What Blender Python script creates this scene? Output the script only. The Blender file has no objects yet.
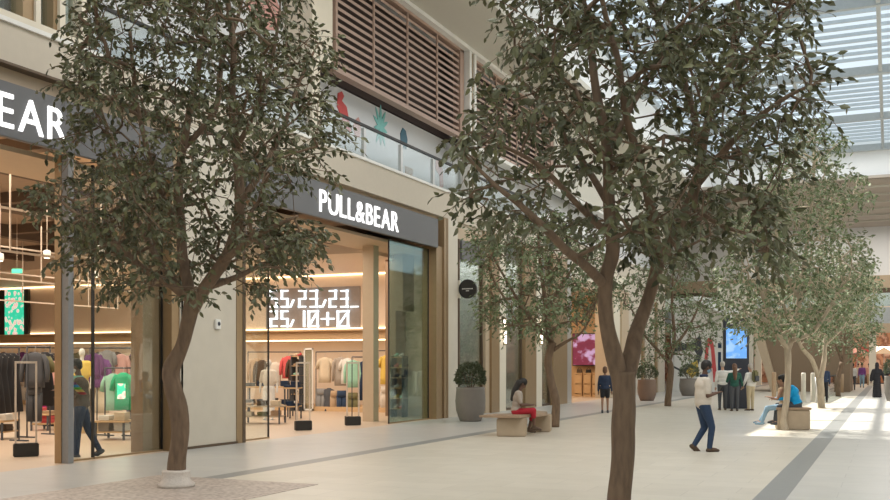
import bpy, bmesh, math, random
import numpy as np
from mathutils import Vector, Matrix, noise
PI = math.pi
random.seed(7)
S = bpy.context.scene
COL = S.collection
V = Vector

# ------------------------------------------------------------------ camera, world, sun, lights
EYE = 1.65
FPX = 1000.0
YAW = math.atan(0.445)
cd = bpy.data.cameras.new('camera'); cam = bpy.data.objects.new('camera', cd); COL.objects.link(cam)
cam.location = (0, 0, EYE); cam.rotation_euler = (PI/2, 0, YAW)
cd.sensor_width = 36; cd.lens = FPX/890*36; cd.shift_y = 114/890; cd.clip_end = 400
S.camera = cam
S.view_settings.view_transform = 'Standard'; S.view_settings.look = 'None'
S.view_settings.gamma = 1; S.view_settings.use_curve_mapping = False
S.view_settings.exposure = 0.08
W = bpy.data.worlds.new('sky'); S.world = W; W.use_nodes = True
bg = W.node_tree.nodes['Background']; bg.inputs[0].default_value = (0.80, 0.92, 1.0, 1); bg.inputs[1].default_value = 1.0
sd = bpy.data.lights.new('sun', 'SUN'); sd.energy = 9.5; sd.angle = 0.012; sd.color = (1, 0.95, 0.86)
sun = bpy.data.objects.new('sun', sd); COL.objects.link(sun)
sun.rotation_euler = V((6.75, -5.0, -13.6)).to_track_quat('-Z', 'Y').to_euler(); sun.location = (-12, 30, 22)

def area(name, loc, sx, sy, power, color=(1, 1, 1), rot=(0, 0, 0)):
    d = bpy.data.lights.new(name, 'AREA'); d.shape = 'RECTANGLE'; d.size = sx; d.size_y = sy
    d.energy = power; d.color = color
    o = bpy.data.objects.new(name, d); o.location = loc; o.rotation_euler = rot; COL.objects.link(o); return o
area('atrium_fill', (-2, 9, 13.2), 12, 24, 2250, (1, 0.985, 0.96))  # added fill below the near roof, in place of a luminous ceiling
area('atrium_fill', (-3, 45, 13.3), 10, 30, 900, (1, 0.98, 0.96))  # second added fill, under the skylight
area('arcade_fill', (-2, 72, 11.7), 14, 16, 1300, (1, 0.93, 0.85))  # added fill to brighten the far section and what the glass reflects
area('shop_light', (-19, 13, 5.2), 11, 13, 1500, (1, 0.84, 0.68))
area('shop_light', (-20, 26, 4.9), 12, 7, 800, (1, 0.85, 0.70))
area('shop_light', (-17, 45, 4.9), 8, 6, 380, (1, 0.78, 0.55))
area('food_hall_light', (-1, 86, 5.8), 16, 8, 800, (1, 0.80, 0.66))
area('showroom_fill', (-13.9, 35, 5.5), 1.2, 11, 260, (1, 0.93, 0.85))  # unseen fill added to lighten the rooms behind the window bays

# ------------------------------------------------------------------ pixel helpers (photo pixel -> place in the mall)
sn, cs = math.sin(YAW), math.cos(YAW)
def ray(px, py):
    a = (px-445)/FPX
    return V((-sn+a*cs, cs+a*sn, -(py-364)/FPX))
def at(px, py, d): return V((0, 0, EYE)) + ray(px, py)*d
FX = -12.4
def YF(px):
    r = ray(px, 364); return FX/r.x*r.y
def onY(px, py, y):
    r = ray(px, py); return V((0, 0, EYE)) + r*(y/r.y)

# ------------------------------------------------------------------ materials
MATS = {}
def mat(name, col, rough=0.6, metal=0.0, emit=None, es=1.0, noise_scale=None, var=0.12, bump=0.0, spec=None, stretch=(1, 1, 1)):
    m = bpy.data.materials.new(name); m.use_nodes = True
    nt = m.node_tree; b = nt.nodes['Principled BSDF']
    b.inputs['Base Color'].default_value = (*col, 1); b.inputs['Roughness'].default_value = rough
    b.inputs['Metallic'].default_value = metal
    if spec is not None: b.inputs['Specular IOR Level'].default_value = spec
    if emit: b.inputs['Emission Color'].default_value = (*emit, 1); b.inputs['Emission Strength'].default_value = es
    ns = noise_scale or 8.0
    tc = nt.nodes.new('ShaderNodeTexCoord'); mp = nt.nodes.new('ShaderNodeMapping'); mp.inputs['Scale'].default_value = stretch
    n = nt.nodes.new('ShaderNodeTexNoise'); n.inputs['Scale'].default_value = ns; n.inputs['Detail'].default_value = 5
    nt.links.new(tc.outputs['Object'], mp.inputs[0]); nt.links.new(mp.outputs[0], n.inputs['Vector'])
    r = nt.nodes.new('ShaderNodeMapRange'); r.inputs[3].default_value = 1-var; r.inputs[4].default_value = 1+var
    nt.links.new(n.outputs[0], r.inputs[0])
    mx = nt.nodes.new('ShaderNodeVectorMath'); mx.operation = 'SCALE'; mx.inputs[0].default_value = col
    nt.links.new(r.outputs[0], mx.inputs['Scale']); nt.links.new(mx.outputs[0], b.inputs['Base Color'])
    if bump:
        bp = nt.nodes.new('ShaderNodeBump'); bp.inputs['Strength'].default_value = bump; bp.inputs['Distance'].default_value = 0.02
        nt.links.new(n.outputs[0], bp.inputs['Height']); nt.links.new(bp.outputs[0], b.inputs['Normal'])
    MATS[name] = m; return m
def glass(name, tint=(0.9, 0.97, 0.95), rough=0.02, base=0.05, k=0.6):
    m = bpy.data.materials.new(name); m.use_nodes = True; nt = m.node_tree; nt.nodes.clear()
    o = nt.nodes.new('ShaderNodeOutputMaterial'); mx = nt.nodes.new('ShaderNodeMixShader')
    t = nt.nodes.new('ShaderNodeBsdfTransparent'); t.inputs[0].default_value = (*tint, 1)
    g = nt.nodes.new('ShaderNodeBsdfGlossy'); g.inputs['Roughness'].default_value = rough
    lw = nt.nodes.new('ShaderNodeLayerWeight'); lw.inputs[0].default_value = 0.25
    ma = nt.nodes.new('ShaderNodeMath'); ma.operation = 'MULTIPLY_ADD'; ma.inputs[1].default_value = k; ma.inputs[2].default_value = base
    nt.links.new(lw.outputs['Fresnel'], ma.inputs[0]); nt.links.new(ma.outputs[0], mx.inputs[0])
    nt.links.new(t.outputs[0], mx.inputs[1]); nt.links.new(g.outputs[0], mx.inputs[2]); nt.links.new(mx.outputs[0], o.inputs[0])
    MATS[name] = m; return m
def tile_mat(name, c1, c2, sx, sy, mortar, rough=0.35):
    m = bpy.data.materials.new(name); m.use_nodes = True; nt = m.node_tree; b = nt.nodes['Principled BSDF']
    tc = nt.nodes.new('ShaderNodeTexCoord')
    br = nt.nodes.new('ShaderNodeTexBrick'); br.inputs['Color1'].default_value = (*c1, 1); br.inputs['Color2'].default_value = (*c2, 1)
    br.inputs['Mortar'].default_value = (*mortar, 1); br.inputs['Scale'].default_value = 1
    br.inputs['Brick Width'].default_value = sx; br.inputs['Row Height'].default_value = sy; br.inputs['Mortar Size'].default_value = 0.006
    nt.links.new(tc.outputs['Object'], br.inputs['Vector'])
    n = nt.nodes.new('ShaderNodeTexNoise'); n.inputs['Scale'].default_value = 2.2; n.inputs['Detail'].default_value = 6
    nt.links.new(tc.outputs['Object'], n.inputs['Vector'])
    r = nt.nodes.new('ShaderNodeMapRange'); r.inputs[3].default_value = 0.9; r.inputs[4].default_value = 1.1
    nt.links.new(n.outputs[0], r.inputs[0])
    vm = nt.nodes.new('ShaderNodeVectorMath'); vm.operation = 'SCALE'
    nt.links.new(br.outputs['Color'], vm.inputs[0]); nt.links.new(r.outputs[0], vm.inputs['Scale']); nt.links.new(vm.outputs[0], b.inputs['Base Color'])
    b.inputs['Roughness'].default_value = rough
    MATS[name] = m; return m
def leaf_mat(name, c1, c2, back):
    m = bpy.data.materials.new(name); m.use_nodes = True; nt = m.node_tree; b = nt.nodes['Principled BSDF']
    g = nt.nodes.new('ShaderNodeNewGeometry')
    rp = nt.nodes.new('ShaderNodeMix'); rp.data_type = 'RGBA'
    rp.inputs['A'].default_value = (*c1, 1); rp.inputs['B'].default_value = (*c2, 1)
    nt.links.new(g.outputs['Random Per Island'], rp.inputs['Factor'])
    mb = nt.nodes.new('ShaderNodeMix'); mb.data_type = 'RGBA'; mb.inputs['B'].default_value = (*back, 1)
    nt.links.new(g.outputs['Backfacing'], mb.inputs['Factor']); nt.links.new(rp.outputs['Result'], mb.inputs['A'])
    nt.links.new(mb.outputs['Result'], b.inputs['Base Color']); b.inputs['Roughness'].default_value = 0.42 if name == 'leaf_shaded' else 0.7
    b.inputs['Specular IOR Level'].default_value = 0.4
    MATS[name] = m; return m
def pattern_mat(name, cols, scale, emit=0.0, rough=0.5, kind='voronoi', dist=0.0):
    m = bpy.data.materials.new(name); m.use_nodes = True; nt = m.node_tree; b = nt.nodes['Principled BSDF']
    tc = nt.nodes.new('ShaderNodeTexCoord'); mp = nt.nodes.new('ShaderNodeMapping'); mp.inputs['Scale'].default_value = (scale, scale, scale)
    nt.links.new(tc.outputs['Object'], mp.inputs[0])
    if kind == 'voronoi': n = nt.nodes.new('ShaderNodeTexVoronoi'); out = n.outputs['Distance']; n.inputs['Scale'].default_value = 1
    elif kind == 'wave': n = nt.nodes.new('ShaderNodeTexWave'); out = n.outputs['Fac']; n.inputs['Distortion'].default_value = dist; n.inputs['Scale'].default_value = 1; n.bands_direction = 'Z'
    else: n = nt.nodes.new('ShaderNodeTexNoise'); out = n.outputs[0]; n.inputs['Scale'].default_value = 1; n.inputs['Detail'].default_value = 4
    nt.links.new(mp.outputs[0], n.inputs['Vector'])
    cr = nt.nodes.new('ShaderNodeValToRGB'); e = cr.color_ramp.elements
    while len(e) < len(cols): e.new(0.5)
    for i, (p, c) in enumerate(cols): e[i].position = p; e[i].color = (*c, 1)
    nt.links.new(out, cr.inputs[0]); nt.links.new(cr.outputs[0], b.inputs['Base Color'])
    if emit: nt.links.new(cr.outputs[0], b.inputs['Emission Color']); b.inputs['Emission Strength'].default_value = emit
    b.inputs['Roughness'].default_value = rough; MATS[name] = m; return m

M = MATS
tile_mat('floor_beige', (0.55, 0.505, 0.42), (0.59, 0.545, 0.46), 1.2, 0.6, (0.46, 0.425, 0.355), 0.38)
tile_mat('floor_grey', (0.47, 0.46, 0.44), (0.50, 0.49, 0.46), 1.2, 0.6, (0.40, 0.39, 0.37), 0.33)
tile_mat('floor_light', (0.52, 0.51, 0.48), (0.56, 0.545, 0.51), 1.2, 0.6, (0.44, 0.43, 0.41), 0.33)
mat('floor_dark', (0.235, 0.24, 0.235), 0.4, var=0.08)
mat('floor_shop', (0.55, 0.43, 0.32), 0.35, var=0.06)
mat('wall_beige', (0.56, 0.50, 0.41), 0.7, var=0.04)
mat('cream', (0.72, 0.66, 0.54), 0.6, var=0.03)
mat('white_trim', (0.78, 0.77, 0.73), 0.5, var=0.02)
mat('panel_stone', (0.60, 0.55, 0.46), 0.45, var=0.07, noise_scale=3)
mat('tan', (0.50, 0.39, 0.27), 0.55, var=0.05)
mat('bronze', (0.34, 0.235, 0.13), 0.35, 0.35, var=0.08)
mat('bronze_dark', (0.13, 0.09, 0.06), 0.4, 0.4)
mat('travertine', (0.27, 0.175, 0.105), 0.5, var=0.3, noise_scale=5, stretch=(1, 1, 0.3))
mat('sign_grey', (0.145, 0.145, 0.15), 0.55, var=0.03)
mat('louvre', (0.40, 0.275, 0.215), 0.5, var=0.1)
mat('louvre_shade', (0.055, 0.035, 0.03), 0.8)  # near-black so the gaps between slats read as shade
mat('hoarding', (0.64, 0.65, 0.66), 0.4, var=0.03)
mat('letter_white', (0.9, 0.9, 0.9), 0.4, emit=(1, 1, 1), es=1.1)
mat('led_white', (0.9, 0.95, 1), 0.4, emit=(0.80, 0.93, 1), es=1.0)
mat('cove_glow', (1, 0.8, 0.55), 0.4, emit=(1, 0.74, 0.46), es=3.0)
mat('lamp_glow', (1, 0.9, 0.75), 0.4, emit=(1, 0.86, 0.66), es=5)
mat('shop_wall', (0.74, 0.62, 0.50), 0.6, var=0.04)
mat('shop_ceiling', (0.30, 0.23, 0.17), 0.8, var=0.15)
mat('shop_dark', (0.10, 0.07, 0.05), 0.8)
mat('wood_light', (0.55, 0.37, 0.20), 0.5, var=0.15, stretch=(1, 1, 6))
mat('pipe', (0.62, 0.52, 0.42), 0.4, 0.2)
mat('black', (0.02, 0.018, 0.016), 0.5)
mat('roof_white', (0.83, 0.84, 0.84), 0.7, var=0.02)
mat('roof_steel', (0.42, 0.46, 0.48), 0.5, 0.1)
mat('blade', (0.50, 0.55, 0.58), 0.5)
mat('soffit', (0.60, 0.58, 0.51), 0.7, var=0.03)
pattern_mat('striped_soffit', [(0.0, (0.36, 0.31, 0.26)), (0.5, (0.46, 0.40, 0.34)), (1.0, (0.50, 0.44, 0.37))], 0.6, kind='noise')
mat('brown_clad', (0.23, 0.16, 0.10), 0.6, var=0.05)
mat('kiosk_black', (0.025, 0.03, 0.045), 0.3)
mat('steel', (0.55, 0.54, 0.52), 0.35, 0.6)
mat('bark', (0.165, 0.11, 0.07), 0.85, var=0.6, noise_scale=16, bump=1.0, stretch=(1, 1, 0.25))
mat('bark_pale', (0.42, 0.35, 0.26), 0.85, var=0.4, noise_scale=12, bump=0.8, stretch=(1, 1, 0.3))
mat('collar', (0.62, 0.56, 0.50), 0.8, var=0.15, noise_scale=30, bump=0.4)
leaf_mat('leaf_shaded', (0.048, 0.054, 0.024), (0.165, 0.168, 0.075), (0.135, 0.142, 0.08))  # near crowns: the dim light there is part of this tone
leaf_mat('leaf_far_lit', (0.07, 0.105, 0.045), (0.185, 0.24, 0.11), (0.21, 0.255, 0.15))  # far crowns: same ficus, greener, with sunlight mixed into the colour
leaf_mat('leaf_bush', (0.035, 0.05, 0.025), (0.10, 0.12, 0.06), (0.12, 0.14, 0.08))
pattern_mat('gravel', [(0.0, (0.20, 0.15, 0.12)), (0.4, (0.42, 0.35, 0.30)), (1.0, (0.58, 0.50, 0.44))], 16)
mat('planter', (0.20, 0.18, 0.16), 0.55, var=0.08)
mat('planter_brown', (0.20, 0.13, 0.095), 0.5, var=0.08)
mat('soil', (0.05, 0.035, 0.025), 0.9)
mat('bench_stone', (0.42, 0.33, 0.23), 0.6, var=0.12, noise_scale=6)
mat('bench_top', (0.34, 0.24, 0.16), 0.5, var=0.1)
glass('shop_glass', (0.94, 0.97, 0.955), 0.01, 0.0, 0.14)
glass('window_glass', (0.80, 0.87, 0.85), 0.03, 0.10, 0.6)
glass('rail_glass', (0.90, 0.93, 0.93), 0.08, 0.03, 0.3)
glass('side_glass', (0.72, 0.86, 0.82), 0.03, 0.06, 0.40)
pattern_mat('food_hall', [(0.0, (0.75, 0.45, 0.30)), (0.42, (0.62, 0.33, 0.20)), (0.5, (0.30, 0.12, 0.07)), (0.58, (0.80, 0.55, 0.42)), (1.0, (0.65, 0.30, 0.18))], 1.1, kind='noise')
pattern_mat('green_screen', [(0.0, (0.9, 0.25, 0.3)), (0.35, (0.85, 0.7, 0.6)), (0.5, (0.05, 0.65, 0.4)), (1.0, (0.02, 0.5, 0.3))], 5, emit=0.9)
pattern_mat('pink_screen', [(0.0, (0.06, 0.005, 0.02)), (0.45, (0.16, 0.02, 0.06)), (0.52, (0.42, 0.30, 0.55)), (1.0, (0.60, 0.50, 0.72))], 1.6, emit=0.55, kind='noise')
pattern_mat('map_screen', [(0.0, (0.10, 0.30, 0.80)), (0.45, (0.14, 0.38, 0.85)), (0.55, (0.30, 0.52, 0.85)), (1.0, (0.45, 0.62, 0.9))], 3.5, emit=0.5, kind='noise')

mat('added_backing', (0.27, 0.24, 0.22), 0.7)
# skins and cloth
for n, c in dict(skin_dark=(0.11, 0.055, 0.035), skin_mid=(0.30, 0.17, 0.11), skin_pale=(0.50, 0.31, 0.22), hair_black=(0.012, 0.010, 0.009),
                 hair_brown=(0.13, 0.065, 0.035), hair_grey=(0.42, 0.38, 0.34)).items(): mat(n, c, 0.6, var=0.06)
CL = dict(c_white=(0.68, 0.66, 0.62), c_offwhite=(0.60, 0.54, 0.46), c_cream=(0.62, 0.52, 0.38), c_red=(0.36, 0.012, 0.025), c_coral=(0.60, 0.10, 0.10), c_navy=(0.02, 0.035, 0.075),
          c_blue=(0.0, 0.30, 0.62), c_denim=(0.022, 0.045, 0.095), c_paledenim=(0.22, 0.34, 0.44), c_green=(0.02, 0.42, 0.20), c_forest=(0.015, 0.085, 0.062), c_mint=(0.30, 0.55, 0.42),
          c_yellow=(0.68, 0.48, 0.10), c_black=(0.018, 0.018, 0.022), c_charcoal=(0.07, 0.075, 0.085), c_brown=(0.085, 0.055, 0.035), c_olive=(0.16, 0.15, 0.07),
          c_tan=(0.42, 0.29, 0.18), c_khaki=(0.50, 0.42, 0.28), c_purple=(0.12, 0.04, 0.14), c_magenta=(0.32, 0.02, 0.12), c_pink=(0.62, 0.34, 0.30), c_grey=(0.25, 0.25, 0.25),
          c_stone=(0.36, 0.31, 0.26), c_orange=(0.50, 0.22, 0.11), c_plum=(0.16, 0.05, 0.20))
for n, c in CL.items(): mat(n, c, 0.85, var=0.10, noise_scale=20)

# ------------------------------------------------------------------ mesh builder
class MB:
    def __init__(s): s.v = []; s.f = []; s.mi = []; s.sm = []
    def add(s, vs, fs, mi=0, smooth=False):
        n = len(s.v); s.v += [tuple(x) for x in vs]
        for f in fs: s.f.append(tuple(i+n for i in f)); s.mi.append(mi); s.sm.append(smooth)
        return s
    def box(s, x0, x1, y0, y1, z0, z1, mi=0):
        return s.add([(x0,y0,z0),(x1,y0,z0),(x1,y1,z0),(x0,y1,z0),(x0,y0,z1),(x1,y0,z1),(x1,y1,z1),(x0,y1,z1)],
                     [(0,3,2,1),(4,5,6,7),(0,1,5,4),(1,2,6,5),(2,3,7,6),(3,0,4,7)], mi)
    def bbox(s, c, size, b=0.01, mi=0):       # bevelled box
        bm = bmesh.new(); bmesh.ops.create_cube(bm, size=1)
        for v in bm.verts: v.co = V((c[0]+v.co.x*size[0], c[1]+v.co.y*size[1], c[2]+v.co.z*size[2]))
        bmesh.ops.bevel(bm, geom=list(bm.edges), offset=b, segments=2, affect='EDGES')
        bm.verts.index_update()
        s.add([v.co for v in bm.verts], [[v.index for v in f.verts] for f in bm.faces], mi); bm.free(); return s
    def prism(s, pts, axis, a0, a1, mi=0):     # polygon in the two other axes
        def p(u, w, a): return {'x': (a, u, w), 'y': (u, a, w), 'z': (u, w, a)}[axis]
        n = len(pts); vs = [p(u, w, a0) for u, w in pts]+[p(u, w, a1) for u, w in pts]
        fs = [tuple(range(n))[::-1], tuple(range(n, 2*n))]+[(i, (i+1) % n, (i+1) % n+n, i+n) for i in range(n)]
        return s.add(vs, fs, mi)
    def tube(s, pts, rad, n=8, mi=0, smooth=True, cap=True, wob=0.0):
        pts = [V(p) for p in pts]
        if not hasattr(rad, '__len__'): rad = [rad]*len(pts)
        up = None; vs = []; fs = []
        for i, p in enumerate(pts):
            t = (pts[min(i+1, len(pts)-1)]-pts[max(i-1, 0)])
            if t.length < 1e-9: t = V((0, 0, 1))
            t.normalize()
            if up is None:
                up = V((1, 0, 0)) if abs(t.x) < 0.9 else V((0, 1, 0))
            up = (up - t*up.dot(t)).normalized(); w = t.cross(up)
            for k in range(n):
                a = 2*PI*k/n; r = rad[i]
                if wob: r *= 1+wob*noise.noise(V((math.cos(a)*1.3, math.sin(a)*1.3, p.z*2.3+p.x)))
                vs.append(p+(up*math.cos(a)+w*math.sin(a))*r)
        for i in range(len(pts)-1):
            for k in range(n): fs.append((i*n+k, i*n+(k+1) % n, (i+1)*n+(k+1) % n, (i+1)*n+k))
        if cap: fs.append(tuple(range(n))[::-1]); fs.append(tuple(range((len(pts)-1)*n, len(pts)*n)))
        return s.add(vs, fs, mi, smooth)
    def lathe(s, prof, c=(0, 0, 0), n=24, mi=0, smooth=True, sx=1, sy=1):
        vs = []; fs = []
        for r, z in prof:
            for k in range(n): a = 2*PI*k/n; vs.append((c[0]+r*sx*math.cos(a), c[1]+r*sy*math.sin(a), c[2]+z))
        for i in range(len(prof)-1):
            for k in range(n): fs.append((i*n+k, i*n+(k+1) % n, (i+1)*n+(k+1) % n, (i+1)*n+k))
        fs.append(tuple(range(n))[::-1]); fs.append(tuple(range((len(prof)-1)*n, len(prof)*n)))
        return s.add(vs, fs, mi, smooth)
    def ell(s, c, r, rot=None, n=12, mi=0):
        c = V(c); vs = []; fs = []; m = n//2+1
        R = rot or Matrix.Identity(3)
        for i in range(m+1):
            th = PI*i/m
            for k in range(n):
                a = 2*PI*k/n
                st = max(math.sin(th), 1e-3)
                vs.append(c+R@V((r[0]*st*math.cos(a), r[1]*st*math.sin(a), -r[2]*math.cos(th))))
        for i in range(m):
            for k in range(n): fs.append((i*n+k, i*n+(k+1) % n, (i+1)*n+(k+1) % n, (i+1)*n+k))
        fs.append(tuple(range(n))[::-1]); fs.append(tuple(range(m*n, (m+1)*n)))
        return s.add(vs, fs, mi, True)
    def cap(s, a, b, ra, rb, n=10, mi=0):      # tapered capsule
        a = V(a); b = V(b); d = b-a; L = d.length
        if L < 1e-6: return s.ell(a, (ra, ra, ra), n=n)
        u = d/L; pts = []; rad = []
        for k in range(5): th = PI/2*(1-k/4); pts.append(a-u*ra*math.sin(th)); rad.append(max(ra*math.cos(th), 1e-3))
        for k in range(5): th = PI/2*k/4; pts.append(b+u*rb*math.sin(th)); rad.append(max(rb*math.cos(th), 1e-3))
        return s.tube(pts, rad, n, mi)
    def mesh(s, name, mats):
        me = bpy.data.meshes.new(name); me.from_pydata(s.v, [], s.f)
        for m in (mats if isinstance(mats, (list, tuple)) else [mats]): me.materials.append(MATS[m] if isinstance(m, str) else m)
        me.polygons.foreach_set('material_index', s.mi); me.polygons.foreach_set('use_smooth', s.sm); me.update(); return me
    def build(s, name, mats, parent=None, loc=(0, 0, 0), rz=0):
        o = bpy.data.objects.new(name, s.mesh(name, mats)); COL.objects.link(o); o.location = loc; o.rotation_euler = (0, 0, rz)
        if parent: o.parent = parent
        return o
def tag(o, label=None, cat=None, group=None, kind=None):
    if label: o['label'] = label
    if cat: o['category'] = cat
    if group: o['group'] = group
    if kind: o['kind'] = kind
    return o
def thing(name, label, cat, loc=(0, 0, 0), rz=0, group=None):
    o = bpy.data.objects.new(name, None); o.empty_display_size = 0.2; COL.objects.link(o)
    o.location = loc; o.rotation_euler = (0, 0, rz); return tag(o, label, cat, group)
def struct(name, mb, m, label=None):
    o = mb.build(name, m); o['kind'] = 'structure'
    if label: o['label'] = label
    return o
def copy_tree(o, parent=None):
    c = o.copy(); COL.objects.link(c); c.parent = parent
    for ch in o.children: copy_tree(ch, c)
    return c
def text_mesh(ch, size, ext):
    cu = bpy.data.curves.new('glyph', 'FONT'); cu.body = ch; cu.size = size; cu.extrude = ext; cu.offset = 0.0
    cu.align_x = 'LEFT'; o = bpy.data.objects.new('glyph', cu); COL.objects.link(o)
    bpy.context.view_layer.update()
    me = bpy.data.meshes.new_from_object(o.evaluated_get(bpy.context.evaluated_depsgraph_get()))
    bpy.data.objects.remove(o); return me

# ================================================================== STRUCTURE
Yend = 82.0
def flr(name, x0, x1, y0, y1, m): struct(name, MB().box(x0, x1, y0, y1, -0.1, 0), m)
flr('floor', FX, -9.12, -8, 95, 'floor_grey')
flr('floor', -8.78, -1.53, -8, 95, 'floor_beige')
flr('floor', -1.16, 11, -8, 95, 'floor_light')
struct('trim_1', MB().box(-9.12, -8.78, -8, 95, -0.1, 0.001), 'floor_dark', 'thin dark stone band in the floor beside the shopfronts')
struct('trim_2', MB().box(-1.53, -1.16, -8, 95, -0.1, 0.001), 'floor_dark', 'broad dark stone stripe along the walkway')
struct('floor', MB().box(-38, FX, 3, 40, -0.1, 0.0), 'floor_shop', 'warm shop floor inside the clothing store')
struct('floor', MB().box(-24, FX, 40, 55, -0.1, 0.0), 'floor_shop', 'warm floor of the further shop')
T1P = (-8.75, 10.79); T2P = (-2.42, 9.74); T3P = (-8.02, 25.1); T4P = (-7.97, 39.45); T5P = (-2.38, 26.31); T6P = (-2.33, 40.0); T7P = (-2.35, 54.5)

PA, PB, PC, PD = 15.2, 17.5, 27.9, 29.05      # pier edges along the facade
# facade above the shops
f = MB()
f.box(FX-0.5, FX, -8, PB+0, 6.28, 6.93); f.box(FX-0.5, FX, PB, 60, 6.12, 6.93)
struct('wall_left', f, 'wall_beige', 'beige slab band above the shopfronts')
struct('trim_3', MB().box(FX-0.5, FX+0.05, -8, 60, 6.90, 6.97), 'white_trim', 'thin white sill along the upper floor')
p = MB(); p.box(FX-0.6, FX, 15.42, PB-0.28, 0.04, 6.27)
p.box(FX-0.6, FX, PC+0.22, PD-0.2, 0, 6.12)
struct('wall_left', p, 'panel_stone', 'pale stone piers between the shopfronts')
struct('wall_left', MB().box(FX-0.6, FX-0.12, PD-0.22, PD, 0, 6.11).box(FX-0.6, FX-0.1, PC, PC+0.24, 0, 6.11), 'wall_beige')
struct('baseboard_left', MB().box(FX-0.5, FX+0.02, 15.4, PB-0.26, 0, 0.05), 'bronze_dark')
br = MB()
br.box(FX-0.5, FX-0.03, PA, PA+0.24, 0, 6.28); br.box(FX-0.5, FX+0.02, PB-0.3, PB-0.1, 0, 6.28)
br.box(FX-0.5, FX-0.02, PC-0.62, PC-0.18, 0, 5.2); br.box(FX-0.4, FX+0.03, PC-0.16, PC+0.02, 0, 6.1); br.box(FX-0.4, FX+0.03, PC+0.08, PC+0.16, 0, 6.1)
struct('trim_4', br, 'bronze', 'bronze jambs framing the shop openings')
struct('trim_4', MB().box(FX-0.5, FX+0.03, PB-0.1, PB, 0, 6.28).box(FX-0.5, FX+0.0, PA+0.24, PA+0.3, 0, 6.28).box(FX-0.5, FX+0.0, PC+0.02, PC+0.08, 0, 6.1).box(FX-0.5, FX-0.05, PD, PD+0.1, 0, 5.6), 'bronze_dark')
# lit tan recess above signs
struct('trim_5', MB().box(FX-0.55, FX-0.18, -8, PA, 5.98, 6.3).box(FX-0.55, FX-0.18, PB, PC-0.1, 5.98, 6.14).box(FX-0.55, FX-0.1, PD, 31.6, 5.62, 5.98), 'tan', 'warm tan strip above the shop signs')
struct('trim_6', MB().box(FX-0.5, FX+0.02, -8, PA, 6.26, 6.3).box(FX-0.5, FX-0.1, -8, PA, 5.97, 6.0), 'bronze_dark')
struct('wall_left', MB().box(FX-0.5, FX-0.1, PD, YF(571), 5.98, 6.12), 'wall_beige')

# bay three onwards: window bays and posts
def yf(a): return YF(a)
post_spec = [(485, 489, 'tan', 0.02), (489, 497, 'bronze', 0.1), (497, 506, 'cream', -0.0), (524, 535, 'bronze', 0.06), (535, 542, 'cream', 0.0), (552, 566, 'bronze', 0.06), (566, 571.5, 'steel', 0.0)]
for a, b, m, dx in post_spec:
    struct('trim_7', MB().box(FX-0.22, FX+dx, yf(a), yf(b), 0, 6.11), m, 'tall vertical post between the shop windows')
for i, (a, b, z) in enumerate([(461, 485, 5.1), (506, 524, 6.0), (542, 552, 6.0)]):
    o = thing('window_%d' % (i+2), None, None, (FX-0.12, yf(a), 0)); o['kind'] = 'structure'; L = yf(b)-yf(a)
    MB().box(-0.02, 0.0, 0.04, L-0.04, 0.08, z-0.05).build('window_pane', 'window_glass', o)
    MB().box(-0.04, 0.04, 0, 0.05, 0, z).box(-0.04, 0.04, L-0.05, L, 0, z).box(-0.04, 0.04, 0.05, L-0.05, 0, 0.08).box(-0.04, 0.04, 0.05, L-0.05, z-0.06, z).build('window_frame', 'bronze_dark', o)
# further shop opening, frame and piers beyond
y0, y1 = yf(571.5), yf(612)
struct('trim_8', MB().box(FX-0.6, FX+0.1, y1-0.9, y1, 0, 5.0).box(FX-0.6, FX+0.1, y1+1.6, yf(627), 0, 5.0).box(FX-0.6, FX+0.12, y0, yf(627), 5.0, 5.35), 'tan', 'tan portal frame around the further shop')
struct('wall_left', MB().box(FX-0.6, FX, y1, y1+1.7, 0, 5.0).box(FX-0.6, FX-0.02, y0, yf(627), 5.35, 6.12), 'cream')
struct('wall_left', MB().box(FX-0.6, FX-0.01, yf(627), 58, 0, 6.12), 'wall_beige')
struct('trim_9', MB().box(FX-0.3, FX+0.12, 54.2, 54.6, 0, 5.2).box(FX-0.3, FX+0.12, 57.6, 58, 0, 5.2), 'bronze')
# interior behind bays 3..: blank back volume so windows show a dim showroom
struct('ceiling', MB().box(-14.6, FX-0.5, PD, 40.8, 5.62, 5.7), 'soffit')
struct('wall_left', MB().box(-14.8, -14.6, PD+0.1, 40.8, 0, 5.75), 'hoarding', 'pale inner wall behind the window bays')
struct('wall_left', MB().box(-14.8, FX-0.6, PD-0.1, PD+0.1, 0, 5.6).box(-24, FX-0.6, 40.7, 40.9, 0, 5.6), 'shop_wall')
# further shop interior
struct('wall_left', MB().box(-24, FX-0.6, 50.6, 50.8, 0, 5.2).box(-24.2, -24, 41, 50.6, 0, 5.2), 'wood_light', 'warm timber inner walls of the further shop')
struct('ceiling', MB().box(-24, FX-0.5, 40.8, 50.8, 5.1, 5.2), 'shop_wall')
# clothing store shell
struct('wall_back', MB().box(-38, -15, 31.9, 32.1, 2.9, 5.05), 'shop_wall', 'warm lit feature wall at the back of the clothing store')
struct('wall_back', MB().box(-38, -15, 32.35, 32.5, 0, 5.6), 'shop_wall')
struct('wall_back', MB().box(-38, -15, 31.5, 32.35, 2.56, 2.9).box(-38, -15, 31.3, 31.5, 2.84, 2.9), 'wood_light', 'timber shelf bulkhead running under the lit wall')
struct('wall_left', MB().box(-38.2, -38, 3, 32.5, 0, 5.6), 'shop_wall')
struct('wall_right', MB().box(-15, -14.85, 29.2, 32.4, 0, 5.6), 'shop_wall')
struct('wall_front', MB().box(-38, FX, 2.8, 3.0, 0, 5.6), 'shop_wall')
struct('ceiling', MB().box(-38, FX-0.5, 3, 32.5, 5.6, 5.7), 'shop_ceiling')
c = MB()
for x in (-15.2, -19, -23, -27.5): c.box(x-0.18, x+0.18, 3, 31.9, 5.25, 5.6)
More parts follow.
